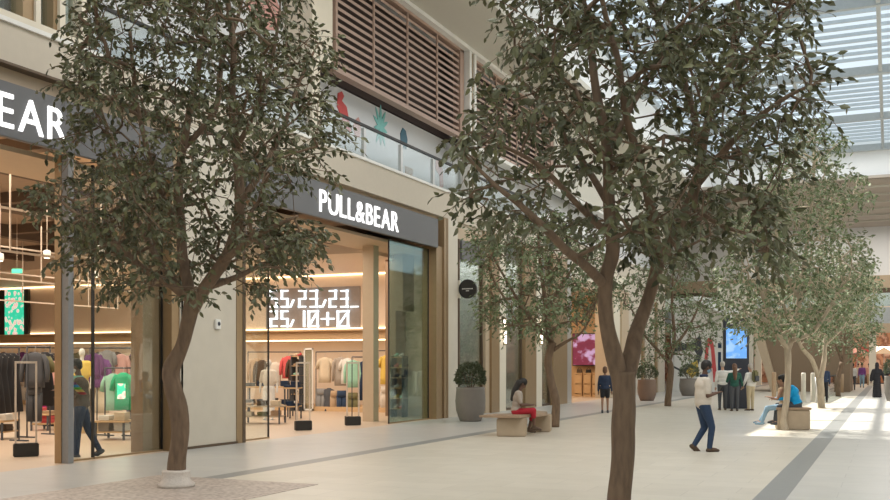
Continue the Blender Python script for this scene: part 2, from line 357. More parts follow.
for y in (9, 13, 17, 21, 25): c.box(-38, -13, y-0.12, y+0.12, 5.35, 5.6)
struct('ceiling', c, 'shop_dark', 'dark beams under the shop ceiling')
struct('ceiling', MB().box(-38, -14.2, 26.2, 31.9, 4.95, 5.05).box(-38, -14.2, 26.1, 26.2, 4.95, 5.6), 'shop_wall', 'lowered ceiling in front of the lit shop wall')
struct('ceiling', MB().box(-14.4, FX-0.45, 3, 28.4, 5.05, 5.13), 'tan', 'tan soffit just inside the shop doors')
for (ya, za, w_) in ((31.80, 4.88, 'top'), (31.82, 2.92, 'foot'), (31.9, 2.5, 'underside of the shelf')):
    tag(MB().box(-37.9, -15.3, ya, ya+0.05, za, za+0.05).build('strip_light', 'cove_glow'), 'warm strip light along the %s of the shop feature wall' % w_, 'light')
# platform along the back wall
struct('trim_10', MB().box(-38, -15.2, 30.2, 32.3, 0, 0.16), 'wood_light', 'low timber plinth under the wall rails')
# textured stone piers inside the store
struct('wall_left', MB().box(-12.97, -12.69, 14.7, 15.15, 0, 5.1), 'travertine', 'brown travertine pier behind the glass')
struct('wall_left', MB().box(FX-1.6, FX-1.3, 27.6, 28.4, 3.3, 5.1).box(-14.62, -14.25, 28.2, 28.9, 0, 5.1), 'travertine')
struct('trim_11', MB().box(-13.85, -13.5, 25.3, 25.62, 0, 5.1), 'tan', 'slim brown column inside the shop door')

# shopfront glass
def pane(name, x, ya, yb, z1, label, m='shop_glass', frame='bronze'):
    o = thing(name, None, None, (x, ya, 0)); o['kind'] = 'structure'; o['label'] = label; L = yb-ya
    MB().box(-0.012, 0.012, 0.01, L-0.01, 0.03, z1).build('glass_pane', m, o)
    MB().box(-0.03, 0.03, 0, L, 0, 0.03).build('floor_channel', frame, o)
    MB().box(-0.02, 0.02, -0.008, 0.012, 0.0, z1).box(-0.02, 0.02, L-0.012, L+0.008, 0.0, z1).build('edge_seal', 'black', o)
pane('window_5', FX-0.25, 12.72, 13.37, 5.1, 'glass panel beside the bronze door post')
pane('window_6', FX-0.25, 13.39, 15.18, 5.1, 'glass panel in front of the travertine pier')
pane('window_7', FX-0.25, PB+0.02, 18.75, 5.1, 'glass panel next to the pale stone pier')
pane('window_8', FX-0.25, 24.6, 27.2, 5.1, 'greenish glass panel at the right end of the store', 'side_glass')
pane('window_9', FX-0.25, 3, 8.2, 5.1, 'glass panel nearest the camera')
struct('door_1', MB().box(-12.70, -12.56, 12.56, 12.68, 0, 5.13), 'bronze', 'bronze door post of the left shop opening')
struct('door_1', MB().box(-12.56, -12.42, 12.58, 12.70, 0, 5.13), 'c_grey')

# upper floor: windows, hoarding, louvres
u = MB(); u.box(FX-0.25, FX-0.2, -8, 13.0, 6.95, 11.8)
struct('window_10', u, 'window_glass', 'upper floor windows above the sign')
struct('trim_12', MB().box(FX-0.3, FX, 11.88, 11.98, 6.95, 11.8).box(FX-0.3, FX, 12.38, 12.5, 6.95, 11.8).box(FX-0.3, FX, 12.86, 12.98, 6.95, 11.8).box(FX-0.3, FX+0.01, -8, 13, 6.95, 7.08), 'cream', 'cream mullions of the upper windows')
struct('trim_12', MB().box(FX-0.3, FX-0.05, 11.66, 11.88, 6.95, 11.8).box(FX-0.3, FX-0.06, 12.3, 12.38, 6.95, 11.8), 'bronze')
struct('wall_left', MB().box(-15, -14.8, -8, 13, 6.9, 11.8), 'hoarding')
struct('ceiling', MB().box(-40, FX-0.6, -8, 60.3, 11.8, 12.0).box(-40, FX-0.5, -8, 60.3, 5.75, 6.1), 'roof_white')  # unseen slabs added to stop sun leaking onto the floor
struct('wall_left', MB().box(-40.2, -40, -8, 60.3, 0, 12), 'wall_beige')
struct('wall_left', MB().box(FX-0.9, FX-0.8, 13.0, 20.3, 6.95, 11.8), 'hoarding', 'pale printed hoarding on the upper floor')
struct('wall_left', MB().box(FX-0.9, FX-0.8, 20.3, 60, 6.95, 8.9), 'hoarding', 'pale printed hoarding under the louvres')
struct('trim_13', MB().box(FX-0.8, FX-0.0, 20.2, 20.55, 6.97, 11.8).box(FX-0.8, FX-0.1, 20.62, 21.3, 8.95, 11.8), 'cream', 'cream post left of the louvres')
struct('trim_13', MB().box(FX-0.8, FX-0.05, 20.55, 20.62, 6.97, 11.8), 'bronze')
struct('wall_left', MB().box(FX-0.9, FX-0.79, 20.3, 60, 8.95, 11.8), 'louvre_shade', 'dark sheet behind the louvres, coloured as the shade in their gaps')
def louvre(ya, yb, z0, z1, label):
    o = thing('louvre_screen', label, 'louvre', (FX-0.16, ya, 0)); L = yb-ya
    n = 13
    for i in range(n):
        z = z0+0.1+(z1-z0-0.2)*(i+0.5)/n
        m = MB().prism([(-0.02, z+0.01), (0.05, z-0.045), (0.06, z+0.03), (-0.01, z+0.06)], 'y', 0.06, L-0.06)
        m.build('slat', 'louvre', o)
    k = max(2, round(L/2.05))
    for i in range(1, k): MB().box(0.05, 0.09, L*i/k-0.03, L*i/k+0.03, z0, z1).build('mullion', 'louvre', o)
    MB().box(-0.15, 0.1, 0, L, z0-0.07, z0+0.05).box(-0.15, 0.1, 0, L, z1-0.05, z1+0.03).box(-0.15, 0.1, 0, 0.09, z0, z1).box(-0.15, 0.1, L-0.3, L, z0, z1).build('frame', 'louvre', o)
louvre(21.4, 29.5, 8.93, 11.65, 'reddish brown slatted louvre screen above the printed hoarding, nearer one left of the cream post')
louvre(30.3, 38.8, 8.93, 11.65, 'reddish brown slatted louvre screen beyond the cream post, behind the middle tree crown')
struct('trim_14', MB().box(FX-0.3, FX+0.12, 29.55, 29.72, 6.97, 11.8).box(FX-0.3, FX+0.12, 29.95, 30.12, 6.97, 11.8), 'white_trim', 'white posts between the louvre screens')
struct('trim_14', MB().box(FX-0.3, FX+0.06, 29.72, 29.95, 6.97, 11.8), 'bronze')
struct('trim_15', MB().box(FX-0.4, FX+0.14, 20.3, 60, 11.68, 11.8).box(FX-0.4, FX+0.02, 30.1, 60, 8.72, 8.84), 'white_trim', 'white moulding over the louvres')
struct('wall_left', MB().box(FX-0.35, FX-0.02, 38.8, 60, 8.9, 11.7), 'soffit')
struct('ceiling', MB().box(FX-0.6, -10.25, -8, 60.5, 11.8, 12.0), 'soffit', 'smooth beige soffit overhanging the louvres')
struct('ceiling', MB().box(-10.37, -10.25, -8, 60.5, 12.0, 14.0), 'roof_white')
# glass balustrade of the upper floor
def balustrade(ya, yb, label):
    o = thing('glass_balustrade', label, 'railing', (FX-0.12, ya, 6.97)); L = yb-ya; k = max(1, round(L/2.0))
    for i in range(k):
        MB().box(-0.01, 0.01, L*i/k+0.05, L*(i+1)/k-0.05, 0.05, 0.9).build('glass_panel', 'rail_glass', o)
    for i in range(k+1): MB().box(-0.06, 0.03, L*i/k-0.06, L*i/k+0.06, 0, 0.82).build('post', 'steel', o)
    MB().box(-0.03, 0.04, 0, L, 0.86, 0.92).build('handrail', 'black', o)
balustrade(13.1, 20.1, 'glass balustrade with steel posts on the upper floor, left of the cream post')
balustrade(20.8, 29.4, 'glass balustrade with steel posts below the nearer louvre screen')
balustrade(30.3, 44, 'glass balustrade beyond the white posts, below the further louvre screen')
# hoarding motifs
def motif(name, pts, y, z, m, label):
    o = MB().prism([(y+a, z+b) for a, b in pts], 'x', FX-0.795, FX-0.78).build(name, m); tag(o, label, 'print'); return o
def leafpts(L, w): return [(0, 0), (w, L*.35), (w*.6, L*.8), (0, L), (-w*.6, L*.8), (-w, L*.35)]
motif('bird_print', [(0, 0), (.25, -.1), (.5, -.7), (.3, -.75), (.0, -.45), (-.25, -.2), (-.2, .15), (0, .25), (.12, .15)], 22.95, 9.0-.42, 'c_coral', 'printed red parrot on the pale hoarding, nearest under the louvres')
motif('blossom_print', [(0, 0), (.15, .1), (.3, -.05), (.25, -.4), (.0, -.5), (-.15, -.2)], 23.7, 8.25, 'c_pink', 'printed pink flower on the hoarding beside the parrot')
fan = MB()
for i, (a, L) in enumerate([(-60, .5), (-30, .6), (0, .65), (30, .6), (60, .5), (100, .4), (-100, .4), (150, .55), (-150, .55), (180, .5)]):
    R = Matrix.Rotation(math.radians(-a), 2)
    pts = [R@V(p) for p in leafpts(L, .07)]
    fan.prism([(25.15+p.x, 8.35+p.y) for p in pts], 'x', FX-0.795, FX-0.78+i*0.0005)
mat('c_teal', (0.22, 0.55, 0.52), 0.6); mat('c_petrol', (0.05, 0.14, 0.20), 0.6)
tag(fan.build('palm_print', 'c_teal'), 'printed teal palm leaves on the hoarding', 'print')
motif('vase_print', [(0, 0), (.35, 0), (.42, .3), (.3, .55), (.1, .6), (-.05, .4)], 26.45, 8.05, 'c_petrol', 'dark blue rounded shape printed on the hoarding')
motif('pot_print', [(0, 0), (.4, 0), (.5, .45), (-.05, .45)], 26.75, 7.1, 'c_tan', 'ochre pot printed low on the hoarding')
motif('flamingo_print', [(0, 0), (.2, .1), (.55, -.2), (.6, -.7), (.35, -.9), (.3, -.4), (.0, -.25)], 28.9, 8.1, 'c_pink', 'pink bird print on the hoarding beside the white posts')
motif('petal_print', [(0, 0), (.5, .6), (1.1, .7), (1.5, .3), (1.3, -.2), (.7, -.35)], 18.6, 9.7, 'c_pink', 'large pale pink shape printed on the upper hoarding behind the left tree')
motif('petal_print', [(0, 0), (.3, .5), (.8, .5), (1.0, .1), (.5, -.3)], 15.5, 10.0, 'c_coral', 'small red shape printed on the upper hoarding behind the left tree')

# ------------------------------------------------------------------ roof
struct('ceiling', MB().box(-10.3, 10.3, -8, 29, 13.9, 14.1), 'roof_white', 'unseen white ceiling over the near part of the mall, opaque to block the sun')  # unseen stretch kept opaque so the sun misses the near floor
rs = MB()
for x in (-10.0, -7.15, -3.75, -0.36, 3.1, 6.6, 10.0): rs.box(x-0.07, x+0.07, 29, 61, 13.6, 13.9)
struct('ceiling', rs, 'roof_steel', 'steel roof beams running along the mall')
rs = MB()
for y in (36.2, 44.7, 53.1, 60.6): rs.box(-10.2, 10.2, y-0.10, y+0.10, 13.55, 13.9)
struct('ceiling', rs, 'roof_steel', 'steel cross beams of the skylight')
y = 29.5; bl = MB()
while y < 60.3:
    if min(abs(y-q) for q in (36.2, 44.7, 53.1, 60.6)) > 0.3:
        bl.prism([(y-0.03, 13.97), (y+0.05, 13.97), (y+0.09, 14.11), (y+0.01, 14.11)], 'x', -10.2, 10.2)
    y += 0.85
struct('ceiling', bl, 'blade', 'sun blades across the skylight')
struct('ceiling', MB().box(-10.4, 10.4, 60.75, 60.9, 12.0, 14.2), 'roof_white', 'white upstand closing the skylight')
struct('ceiling', MB().box(-34, 11, 60.5, Yend+0.2, 12.0, 12.15), 'striped_soffit', 'brown grey ribbed soffit beyond the skylight')
rb = MB()
for y in (63, 66, 69, 72, 75, 78): rb.box(-34, 11, y, y+0.25, 11.9, 12.0)
struct('ceiling', rb, 'soffit')
# right side wall (out of frame), open at the top, an added gap for sky fill
struct('wall_right', MB().box(10.3, 10.5, -8, 90, 0, 9.0), 'wall_beige')
struct('wall_right', MB().box(10.3, 10.5, 29, 90, 12.5, 14.2), 'roof_white')
struct('wall_front', MB().box(FX, 10.3, -8.2, -8.0, 0, 8), 'wall_beige')  # behind the view, likewise left open above for sky fill
# left side beyond the shops: set back wall
struct('wall_left', MB().box(FX-0.4, FX-0.01, 58, 60.5, 0, 6.12).box(FX-0.4, FX-0.01, 60, 60.5, 6.12, 11.8), 'wall_beige')
# end of the mall
e = MB().box(-34, 11, Yend, Yend+0.3, 8.3, 12.0)
struct('wall_back', e, 'roof_white', 'white wall at the far end')
struct('trim_16', MB().box(-34, 11, Yend-0.3, Yend, 7.35, 8.3), 'tan', 'tan band across the far end wall')
struct('trim_17', MB().box(-34, 11, Yend-0.1, Yend+0.1, 7.0, 7.35), 'bronze_dark')
struct('window_11', MB().box(-34, 11, Yend+0.1, Yend+0.15, 5.9, 7.0), 'window_glass', 'upper gallery glass at the far end')
struct('wall_back', MB().box(-34, 11, Yend+2, Yend+2.2, 4.5, 8.3), 'hoarding')
struct('wall_back', MB().box(-34, 11, Yend-0.1, Yend+0.3, 4.7, 5.9), 'roof_steel', 'grey balcony band at the far end')
struct('wall_back', MB().box(-34, 11, Yend-0.2, Yend+0.3, 4.0, 4.7), 'tan')
struct('ceiling', MB().box(-34, 11, Yend, 95, 5.9, 6.0), 'shop_wall')
struct('wall_back', MB().box(-34, 11, 94.8, 95, 0, 6), 'food_hall', 'warm orange back wall of the food hall')
for x in (-14, -9.5, -5.2, -1.2, 2.5, 6):
    struct('wall_back', MB().box(x-0.25, x+0.25, Yend-0.1, Yend+0.4, 0, 4.0), 'cream', 'column at the far end')
struct('wall_left', MB().box(-34.2, -34, 55, 95, 0, 12).box(-34, FX-0.4, 60.3, 60.5, 0, 12), 'wall_beige')
struct('floor', MB().box(-34, FX, 60.5, 95, -0.1, 0), 'floor_grey')
# ================================================================== SIGNS
def sign_letters(parent, word, y0, y1, zb, h, ext=0.05):
    """word in raised letters along +Y on a +X facing panel; parent at world origin"""
    ms = [text_mesh(c, 1.0, 0.0) for c in word]
    def bb(me): xs = [v.co.x for v in me.vertices]; ys = [v.co.y for v in me.vertices]; return min(xs), max(xs), min(ys), max(ys)
    caps = max(bb(m)[3] for m in ms); gap = 0.13
    tot = sum(bb(m)[1]-bb(m)[0] for m in ms)+gap*(len(ms)-1)
    sx = (y1-y0)/tot; sz = h/caps; y = y0
    for ch, me in zip(word, ms):
        a, b, c, d = bb(me)
        bm = bmesh.new(); bm.from_mesh(me)
        bmesh.ops.dissolve_limit(bm, angle_limit=0.01, verts=bm.verts, edges=bm.edges)
        r = bmesh.ops.extrude_face_region(bm, geom=bm.faces[:]); top = [v for v in r['geom'] if isinstance(v, bmesh.types.BMVert)]
        for v in top: v.co.z += 1
        for v in bm.verts:
            x_, y_, z_ = v.co; v.co = V((FX+0.035+z_*ext, y+(x_-a)*sx, zb+max(y_, 0 if ch != '&' else y_)*sz))
        bmesh.ops.recalc_face_normals(bm, faces=bm.faces)
        m2 = bpy.data.meshes.new('letter'); bm.to_mesh(m2); bm.free(); m2.materials.append(M['letter_white'])
        o = bpy.data.objects.new('letter', m2); COL.objects.link(o); o.parent = parent
        y += (b-a+gap)*sx
WORD = ''.join(chr(c) for c in (80, 85, 76, 76, 38, 66, 69, 65, 82))
for (ya, yb, l0, l1, lab) in ((3.2, PA-0.02, 8.35, 12.47, 'grey fascia sign with white letters over the nearer opening, cut by the photo edge'),
                              (PB+0.05, PC-0.6, 20.45, 24.6, 'grey fascia sign with white lit letters over the middle shop opening')):
    t = thing('shop_sign', lab, 'sign')
    pn = MB().bbox((FX-0.02, (ya+yb)/2, 5.56), (0.1, yb-ya, 0.85), 0.008).build('panel', 'sign_grey', t)
    sign_letters(pn, WORD, l0, l1, 5.27, 0.53, 0.03)
tag(MB().bbox((FX-0.05, (PD+31.6)/2+0.1, 5.28), (0.1, 31.5-PD, 0.62), 0.008).build('fascia_panel', 'sign_grey'), 'plain grey fascia panel over the window behind the round sign', 'sign')
# round projecting sign
c = onY(468, 289, 29.0)
t = thing('blade_sign', 'round black projecting sign on the stone pier above the planter', 'sign', (c.x, 29.0, c.z))
o = MB().lathe([(0.30, -0.05), (0.30, 0.05)], n=32, smooth=False).build('disc', 'black', t); o.rotation_euler = (PI/2, 0, 0)
MB().box(-0.42, -0.27, -0.04, 0.04, -0.28, 0.28).build('bracket', 'cream', t)
m = MB()
for k in range(9): m.box(-0.18+k*0.042, -0.155+k*0.042, -0.056, -0.05, -0.012, 0.02)
m.box(-0.05, 0.05, -0.056, -0.05, -0.07, -0.05); m.build('lettering', 'white_trim', t)
# wall control box
c = at(216.5, 324, 20.0); t = thing('wall_box', 'small white control box on the pale stone pier', 'box', (FX, YF(216.5), c.z))
MB().bbox((0.03, 0, 0), (0.06, 0.16, 0.2), 0.01).build('housing', 'letter_white' if 0 else 'white_trim', t)
o = MB().lathe([(0.04, 0), (0.04, 0.01)], n=16).build('dial', 'c_charcoal', t); o.rotation_euler = (0, PI/2, 0); o.location = (0.06, 0, 0.01)

# LED numbers on the feature wall
SEG = {'0': 'abcdef', '1': 'bc', '2': 'abged', '3': 'abgcd', '5': 'afgcd'}
def led(parent, ch, px0, px1, py0, py1):
    y = 31.8; a = onY(px0, py1, y); b = onY(px1, py0, y); x0, x1, z0, z1 = a.x, b.x, a.z, b.z; zm = (z0+z1)/2; w = 0.055
    m = MB(); t = (y-0.03, y+0.06)
    B = lambda xa, xb, za, zb: m.box(xa, xb, t[0], t[1], za, zb)
    if ch in SEG:
        s = SEG[ch]
        if 'a' in s: B(x0, x1, z1-w, z1)
        if 'd' in s: B(x0, x1, z0, z0+w)
        if 'g' in s: B(x0, x1, zm-w/2, zm+w/2)
        if 'f' in s: B(x0, x0+w, zm, z1)
        if 'e' in s: B(x0, x0+w, z0, zm)
        if 'b' in s: B(x1-w, x1, zm, z1)
        if 'c' in s: B(x1-w, x1, z0, zm)
    elif ch == '/': m.prism([(x0, z0), (x0+w, z0), (x1, z0+(z1-z0)*0.45), (x1-w, z0+(z1-z0)*0.45)], 'y', *t)
    elif ch == '.': B(x0, x0+w*1.3, z0, z0+w*1.3)
    elif ch == '_': B(x0, x1, z0, z0+w)
    elif ch == '+': B(x0, x1, zm-w/2, zm+w/2); B((x0+x1)/2-w/2, (x0+x1)/2+w/2, z0+0.05, z1-0.05)
    elif ch == 'O': B(x0, x0+w, z0, z1); B(x1-w, x1, z0, z1); B(x0, x1, z1-w, z1); B(x0, x1, z0, z0+w); m.prism([(x0+w, z0+0.1), (x0+2*w, z0+0.1), (x1-w, z1-0.1), (x1-2*w, z1-0.1)], 'y', *t)
    m.build('digit', 'led_white', parent)
t = thing('number_display', 'glowing white digital numbers on the shop feature wall', 'display')
for ch, a, b in (('5', 270, 276.8), ('5', 281, 287.8), ('/', 289.5, 294), ('2', 298.5, 305.5), ('3', 309.8, 317), ('.', 319, 320.5), ('/', 321.5, 326), ('2', 329, 336), ('3', 340.5, 347.5), ('_', 350.5, 358)): led(t, ch, a, b, 290, 307.5)
for ch, a, b in (('2', 270, 276.8), ('5', 281, 287.8), ('/', 289.5, 294), ('1', 299, 304.5), ('O', 308, 318), ('+', 321, 334), ('O', 337, 348.5)): led(t, ch, a, b, 310.5, 327)
MB().box(onY(266, 300, 31.86).x, onY(360, 300, 31.86).x, 31.86, 31.9, onY(300, 329, 31.86).z, onY(300, 288, 31.86).z).build('added_backing_panel', 'added_backing', t)  # added dark panel so the bright wall does not wash out the digits

# ================================================================== TREES
def inpoly(x, y, P):
    c = False; n = len(P); j = n-1
    for i in range(n):
        xi, yi = P[i]; xj, yj = P[j]
        if (yi > y) != (yj > y) and x < (xj-xi)*(y-yi)/(yj-yi)+xi: c = not c
        j = i
    return c
def tree(base, label, skel, poly, ncl, leaf_len, nleaf, mats, R=1.9, seed=1, thresh=-0.15, group=None, nscale=1.6, trunk_n=12, collar=False):
    rnd = random.Random(seed)
    root = thing('ficus_tree', label, 'tree', (base[0], base[1], 0), 0, group)
    B = V((base[0], base[1], 0)); dep = -sn*base[0]+cs*base[1]
    bx, by = 445+FPX*(cs*base[0]+sn*base[1])/dep, 0
    tr = MB(); nodes = []                                     # (point, hand-made?)
    for k, pl in enumerate(skel):
        pts = []; rad = []
        for (px, py, r, dz) in pl:
            pts.append(at(px, py, dep+dz)-B); rad.append(r*dep/FPX)
        # densify with catmull
        P2 = []; R2 = []
        for i in range(len(pts)-1):
            p0 = pts[max(i-1, 0)]; p1 = pts[i]; p2 = pts[i+1]; p3 = pts[min(i+2, len(pts)-1)]
            for q in range(4):
                t = q/4; P2.append(0.5*((2*p1)+(p2-p0)*t+(2*p0-5*p1+4*p2-p3)*t*t+(3*p1-p0-3*p2+p3)*t**3)); R2.append(rad[i]*(1-t)+rad[i+1]*t)
        P2.append(pts[-1]); R2.append(rad[-1])
        if k == 0: P2[0].z = -0.01
        tr.tube(P2, R2, trunk_n if k < 3 else 8, wob=0.22)
        if k > 0 or len(skel) == 1: nodes += P2[2:]
        else: nodes += P2[-2:]
    tr.build('trunk', mats[0], root)
    # cluster points
    xs = [p[0] for p in poly]; ys = [p[1] for p in poly]; x0, x1, y0_, y1_ = min(xs), max(xs), min(ys), max(ys)
    pts = []; tries = 0
    while len(pts) < ncl and tries < ncl*40:
        tries += 1
        px = rnd.uniform(x0, x1); py = rnd.uniform(y0_, y1_)
        if not inpoly(px, py, poly): continue
        # half width at this row
        w = max(20, (x1-x0)/2); q = (px-(x0+x1)/2)/w; v = (py-(y0_+y1_)/2)/max(20, (y1_-y0_)/2)
        dz = rnd.uniform(-1, 1)*R*math.sqrt(max(0.08, 1-q*q*0.9))*math.sqrt(max(0.15, 1-v*v*0.6))
        p = at(px, py, dep+dz)-B
        if noise.noise(V((p.x, p.y, p.z))*nscale+V((seed*7.1, 0, 0))) < thresh: continue
        pts.append(p)
    N = [V(n) for n in nodes]; arr = np.array([tuple(n) for n in N]); par = [-1]*len(N); cnt = [0]*len(N)
    d0 = [(float(np.min(np.linalg.norm(arr-np.array(tuple(p)), axis=1))), i) for i, p in enumerate(pts)]
    d0.sort()
    buf = np.zeros((len(N)+len(pts)*4+10, 3)); buf[:len(N)] = arr; n = len(N)
    chains = []
    for _, i in d0:
        p = pts[i]; pa = np.array(tuple(p))
        d = np.linalg.norm(buf[:n]-pa, axis=1)+np.maximum(0, buf[:n, 2]-pa[2]+0.1)*0.8
        j = int(np.argmin(d)); a = V(buf[j]); L = (p-a).length
        k = max(1, int(L/0.3)); idx = [j]; side = V((rnd.uniform(-1, 1), rnd.uniform(-1, 1), rnd.uniform(0, 1)))*0.14*L
        prev = j
        for q in range(1, k+1):
            t = q/k; c = a.lerp(p, t)+side*math.sin(PI*t); buf[n] = tuple(c); N.append(c); par.append(prev); cnt.append(0); prev = n; idx.append(n); n += 1
        w = prev
        while w != -1: cnt[w] += 1; w = par[w]
        chains.append(idx)
    br = MB()
    for ch in chains:
        P = [V(buf[i]) for i in ch]
        r = [min(0.045, 0.0045*math.sqrt(max(cnt[i], 1))+0.001) for i in ch]
        if len(ch) > 1: r[0] = min(r[0], r[1]*1.2)
        br.tube(P, r, 4, cap=False)
    # leaves
    lv = []; lf = []
    def leaf(p, d, L):
        d = d.normalized(); s = d.cross(V((rnd.uniform(-1, 1), rnd.uniform(-1, 1), rnd.uniform(-1, 1))))
        if s.length < 1e-3: s = d.cross(V((1, 0, 0)))
        s.normalize(); nn = s.cross(d); w = L*rnd.uniform(0.21, 0.28)
        b = len(lv); m = p+d*L*0.45-nn*L*0.05; mm = p+d*L*0.75
        lv.extend([p, p+d*L*0.3+s*w*0.9, p+d*L*0.3-s*w*0.9, p+d*L*0.62+s*w*0.8, p+d*L*0.62-s*w*0.8, p+d*L+nn*L*-0.12, m])
        lf.extend([(b, b+1, b+6), (b+1, b+3, b+6), (b+3, b+5, b+6), (b+5, b+4, b+6), (b+4, b+2, b+6), (b+2, b, b+6)])
    for ch in chains:
        p = V(buf[ch[-1]]); a = V(buf[ch[-2]]) if len(ch) > 1 else p-V((0, 0, 1))
        d = (p-a)
        d = d.normalized() if d.length > 1e-6 else V((0, 0, 1))
        out = V((p.x, p.y, 0)); out = out.normalized() if out.length > 0.01 else V((1, 0, 0))
        for tw in range(2):
            t = (d*0.4+out*0.45+V((rnd.gauss(0, .6), rnd.gauss(0, .6), rnd.gauss(-0.15, .45)))).normalized(); Lt = leaf_len*rnd.uniform(2.2, 4.0)
            k = nleaf//2; P = [p+t*Lt*u+V((0, 0, -0.30*Lt*u*u)) for u in (0, .33, .66, 1)]
            br.tube(P, [0.004, 0.0035, 0.003, 0.002], 3, cap=False)
            for q in range(k):
                u = (q+0.6)/k; pos = p+t*Lt*u+V((0, 0, -0.30*Lt*u*u))
                az = q*2.4+rnd.uniform(-.5, .5); sd_ = V((math.cos(az), math.sin(az), 0))
                leaf(pos, t*0.55+sd_*0.7+V((0, 0, rnd.uniform(-0.95, 0.05))), leaf_len*rnd.uniform(0.75, 1.2))
    br.build('branch_work', mats[0], root)
    me = bpy.data.meshes.new('foliage'); me.from_pydata([tuple(v) for v in lv], [], lf); me.materials.append(M[mats[1]]); me.update()
    fo = bpy.data.objects.new('foliage', me); COL.objects.link(fo); fo.parent = root
    if collar: MB().lathe([(0.24, 0), (0.25, 0.05), (0.19, 0.09), (0.185, 0.20), (0.19, 0.22), (0.14, 0.23)], n=20).build('root_collar', 'collar', root)
    return root

poly1 = [(92, -90), (90, 0), (66, 28), (76, 55), (62, 78), (70, 100), (86, 118), (42, 146), (30, 155), (58, 168), (38, 188), (40, 212), (62, 230), (54, 262), (78, 268), (104, 262), (100, 288), (122, 300), (150, 290), (178, 296), (232, 296), (258, 292), (276, 268), (300, 272), (322, 274), (308, 256), (332, 240), (306, 228), (292, 205), (298, 188), (328, 174), (350, 156), (336, 128), (326, 85), (333, 50), (314, 28), (294, 10), (296, -90), (250, -170), (150, -170)]
sk1 = [[(176, 488, 10, 0), (177, 470, 8.8, 0), (179, 440, 8.8, 0), (179, 408, 9, 0), (173, 388, 9, 0), (171, 370, 8.5, 0), (180, 350, 7, 0), (187, 328, 7.2, 0), (193, 302, 8.5, 0)],
       [(192, 310, 6, 0), (190, 292, 6, 0.1), (183, 262, 5.6, 0.2), (181, 225, 5, 0.4), (178, 185, 4.5, 0.5), (186, 130, 3.8, 0.4), (196, 80, 3, 0.3), (205, 30, 2.4, 0.2), (210, -40, 2, 0.1), (214, -110, 1.2, 0.1)],
       [(193, 310, 7, 0), (208, 283, 6.5, -0.1), (226, 258, 6, -0.2), (236, 230, 5.5, -0.3), (240, 198, 5, -0.4), (236, 150, 4.5, -0.4), (232, 100, 3.6, -0.3), (234, 50, 3, -0.3), (228, 0, 2.4, -0.2), (222, -90, 1.3, -0.2)],
       [(192, 303, 4.5, 0), (170, 284, 4, -0.3), (145, 270, 3.3, -0.5), (118, 246, 2.8, -0.8), (90, 225, 2.2, -1.0), (62, 202, 1.4, -1.0)],
       [(190, 300, 4.2, 0), (165, 270, 3.8, 0.4), (145, 235, 3, 0.8), (125, 190, 2.5, 1.0), (110, 140, 2, 1.0), (95, 90, 1.4, 0.9), (80, 50, 1, 0.8)],
       [(181, 230, 3.8, 0.4), (160, 190, 3.2, 0.2), (145, 140, 2.6, 0), (135, 90, 2.2, -0.1), (130, 30, 1.6, -0.2)],
       [(222, 262, 4, -0.2), (250, 240, 3.4, -0.6), (275, 226, 2.2, -0.9), (298, 216, 1.2, -1.0)],
       [(205, 288, 4, 0), (235, 278, 3.2, 0.4), (270, 262, 2.6, 0.7), (300, 262, 1.6, 0.8)],
       [(238, 205, 3.8, -0.4), (262, 170, 3.2, -0.2), (282, 130, 2.4, 0.1), (300, 80, 1.8, 0.3), (315, 50, 1.2, 0.3)],
       [(236, 150, 3, -0.4), (258, 105, 2.4, -0.7), (272, 60, 1.8, -0.8), (280, 10, 1.2, -0.8)],
       [(182, 150, 3, 0.5), (215, 110, 3.4, 0.6), (222, 60, 2.6, 0.7), (240, 10, 2, 0.8), (250, -60, 1.2, 0.8)]]
tree(T1P, 'tall ficus tree on the left with a pale collar at its foot', sk1, poly1, 1400, 0.102, 14, ('bark', 'leaf_shaded'), R=1.9, seed=3, nscale=1.9, thresh=0.04, collar=True)
poly2 = [(500, -150), (500, -10), (502, 20), (530, 32), (508, 50), (488, 64), (492, 90), (480, 105), (500, 120), (478, 130), (440, 133), (455, 152), (470, 165), (468, 196), (488, 210), (496, 230), (520, 226), (560, 232), (590, 250), (612, 245), (636, 252), (655, 270), (678, 266), (688, 248), (718, 238), (740, 235), (760, 255), (770, 252), (780, 228), (790, 180), (784, 150), (794, 112), (822, 96), (824, 72), (808, 55), (812, 15), (808, -150), (740, -230), (580, -230)]
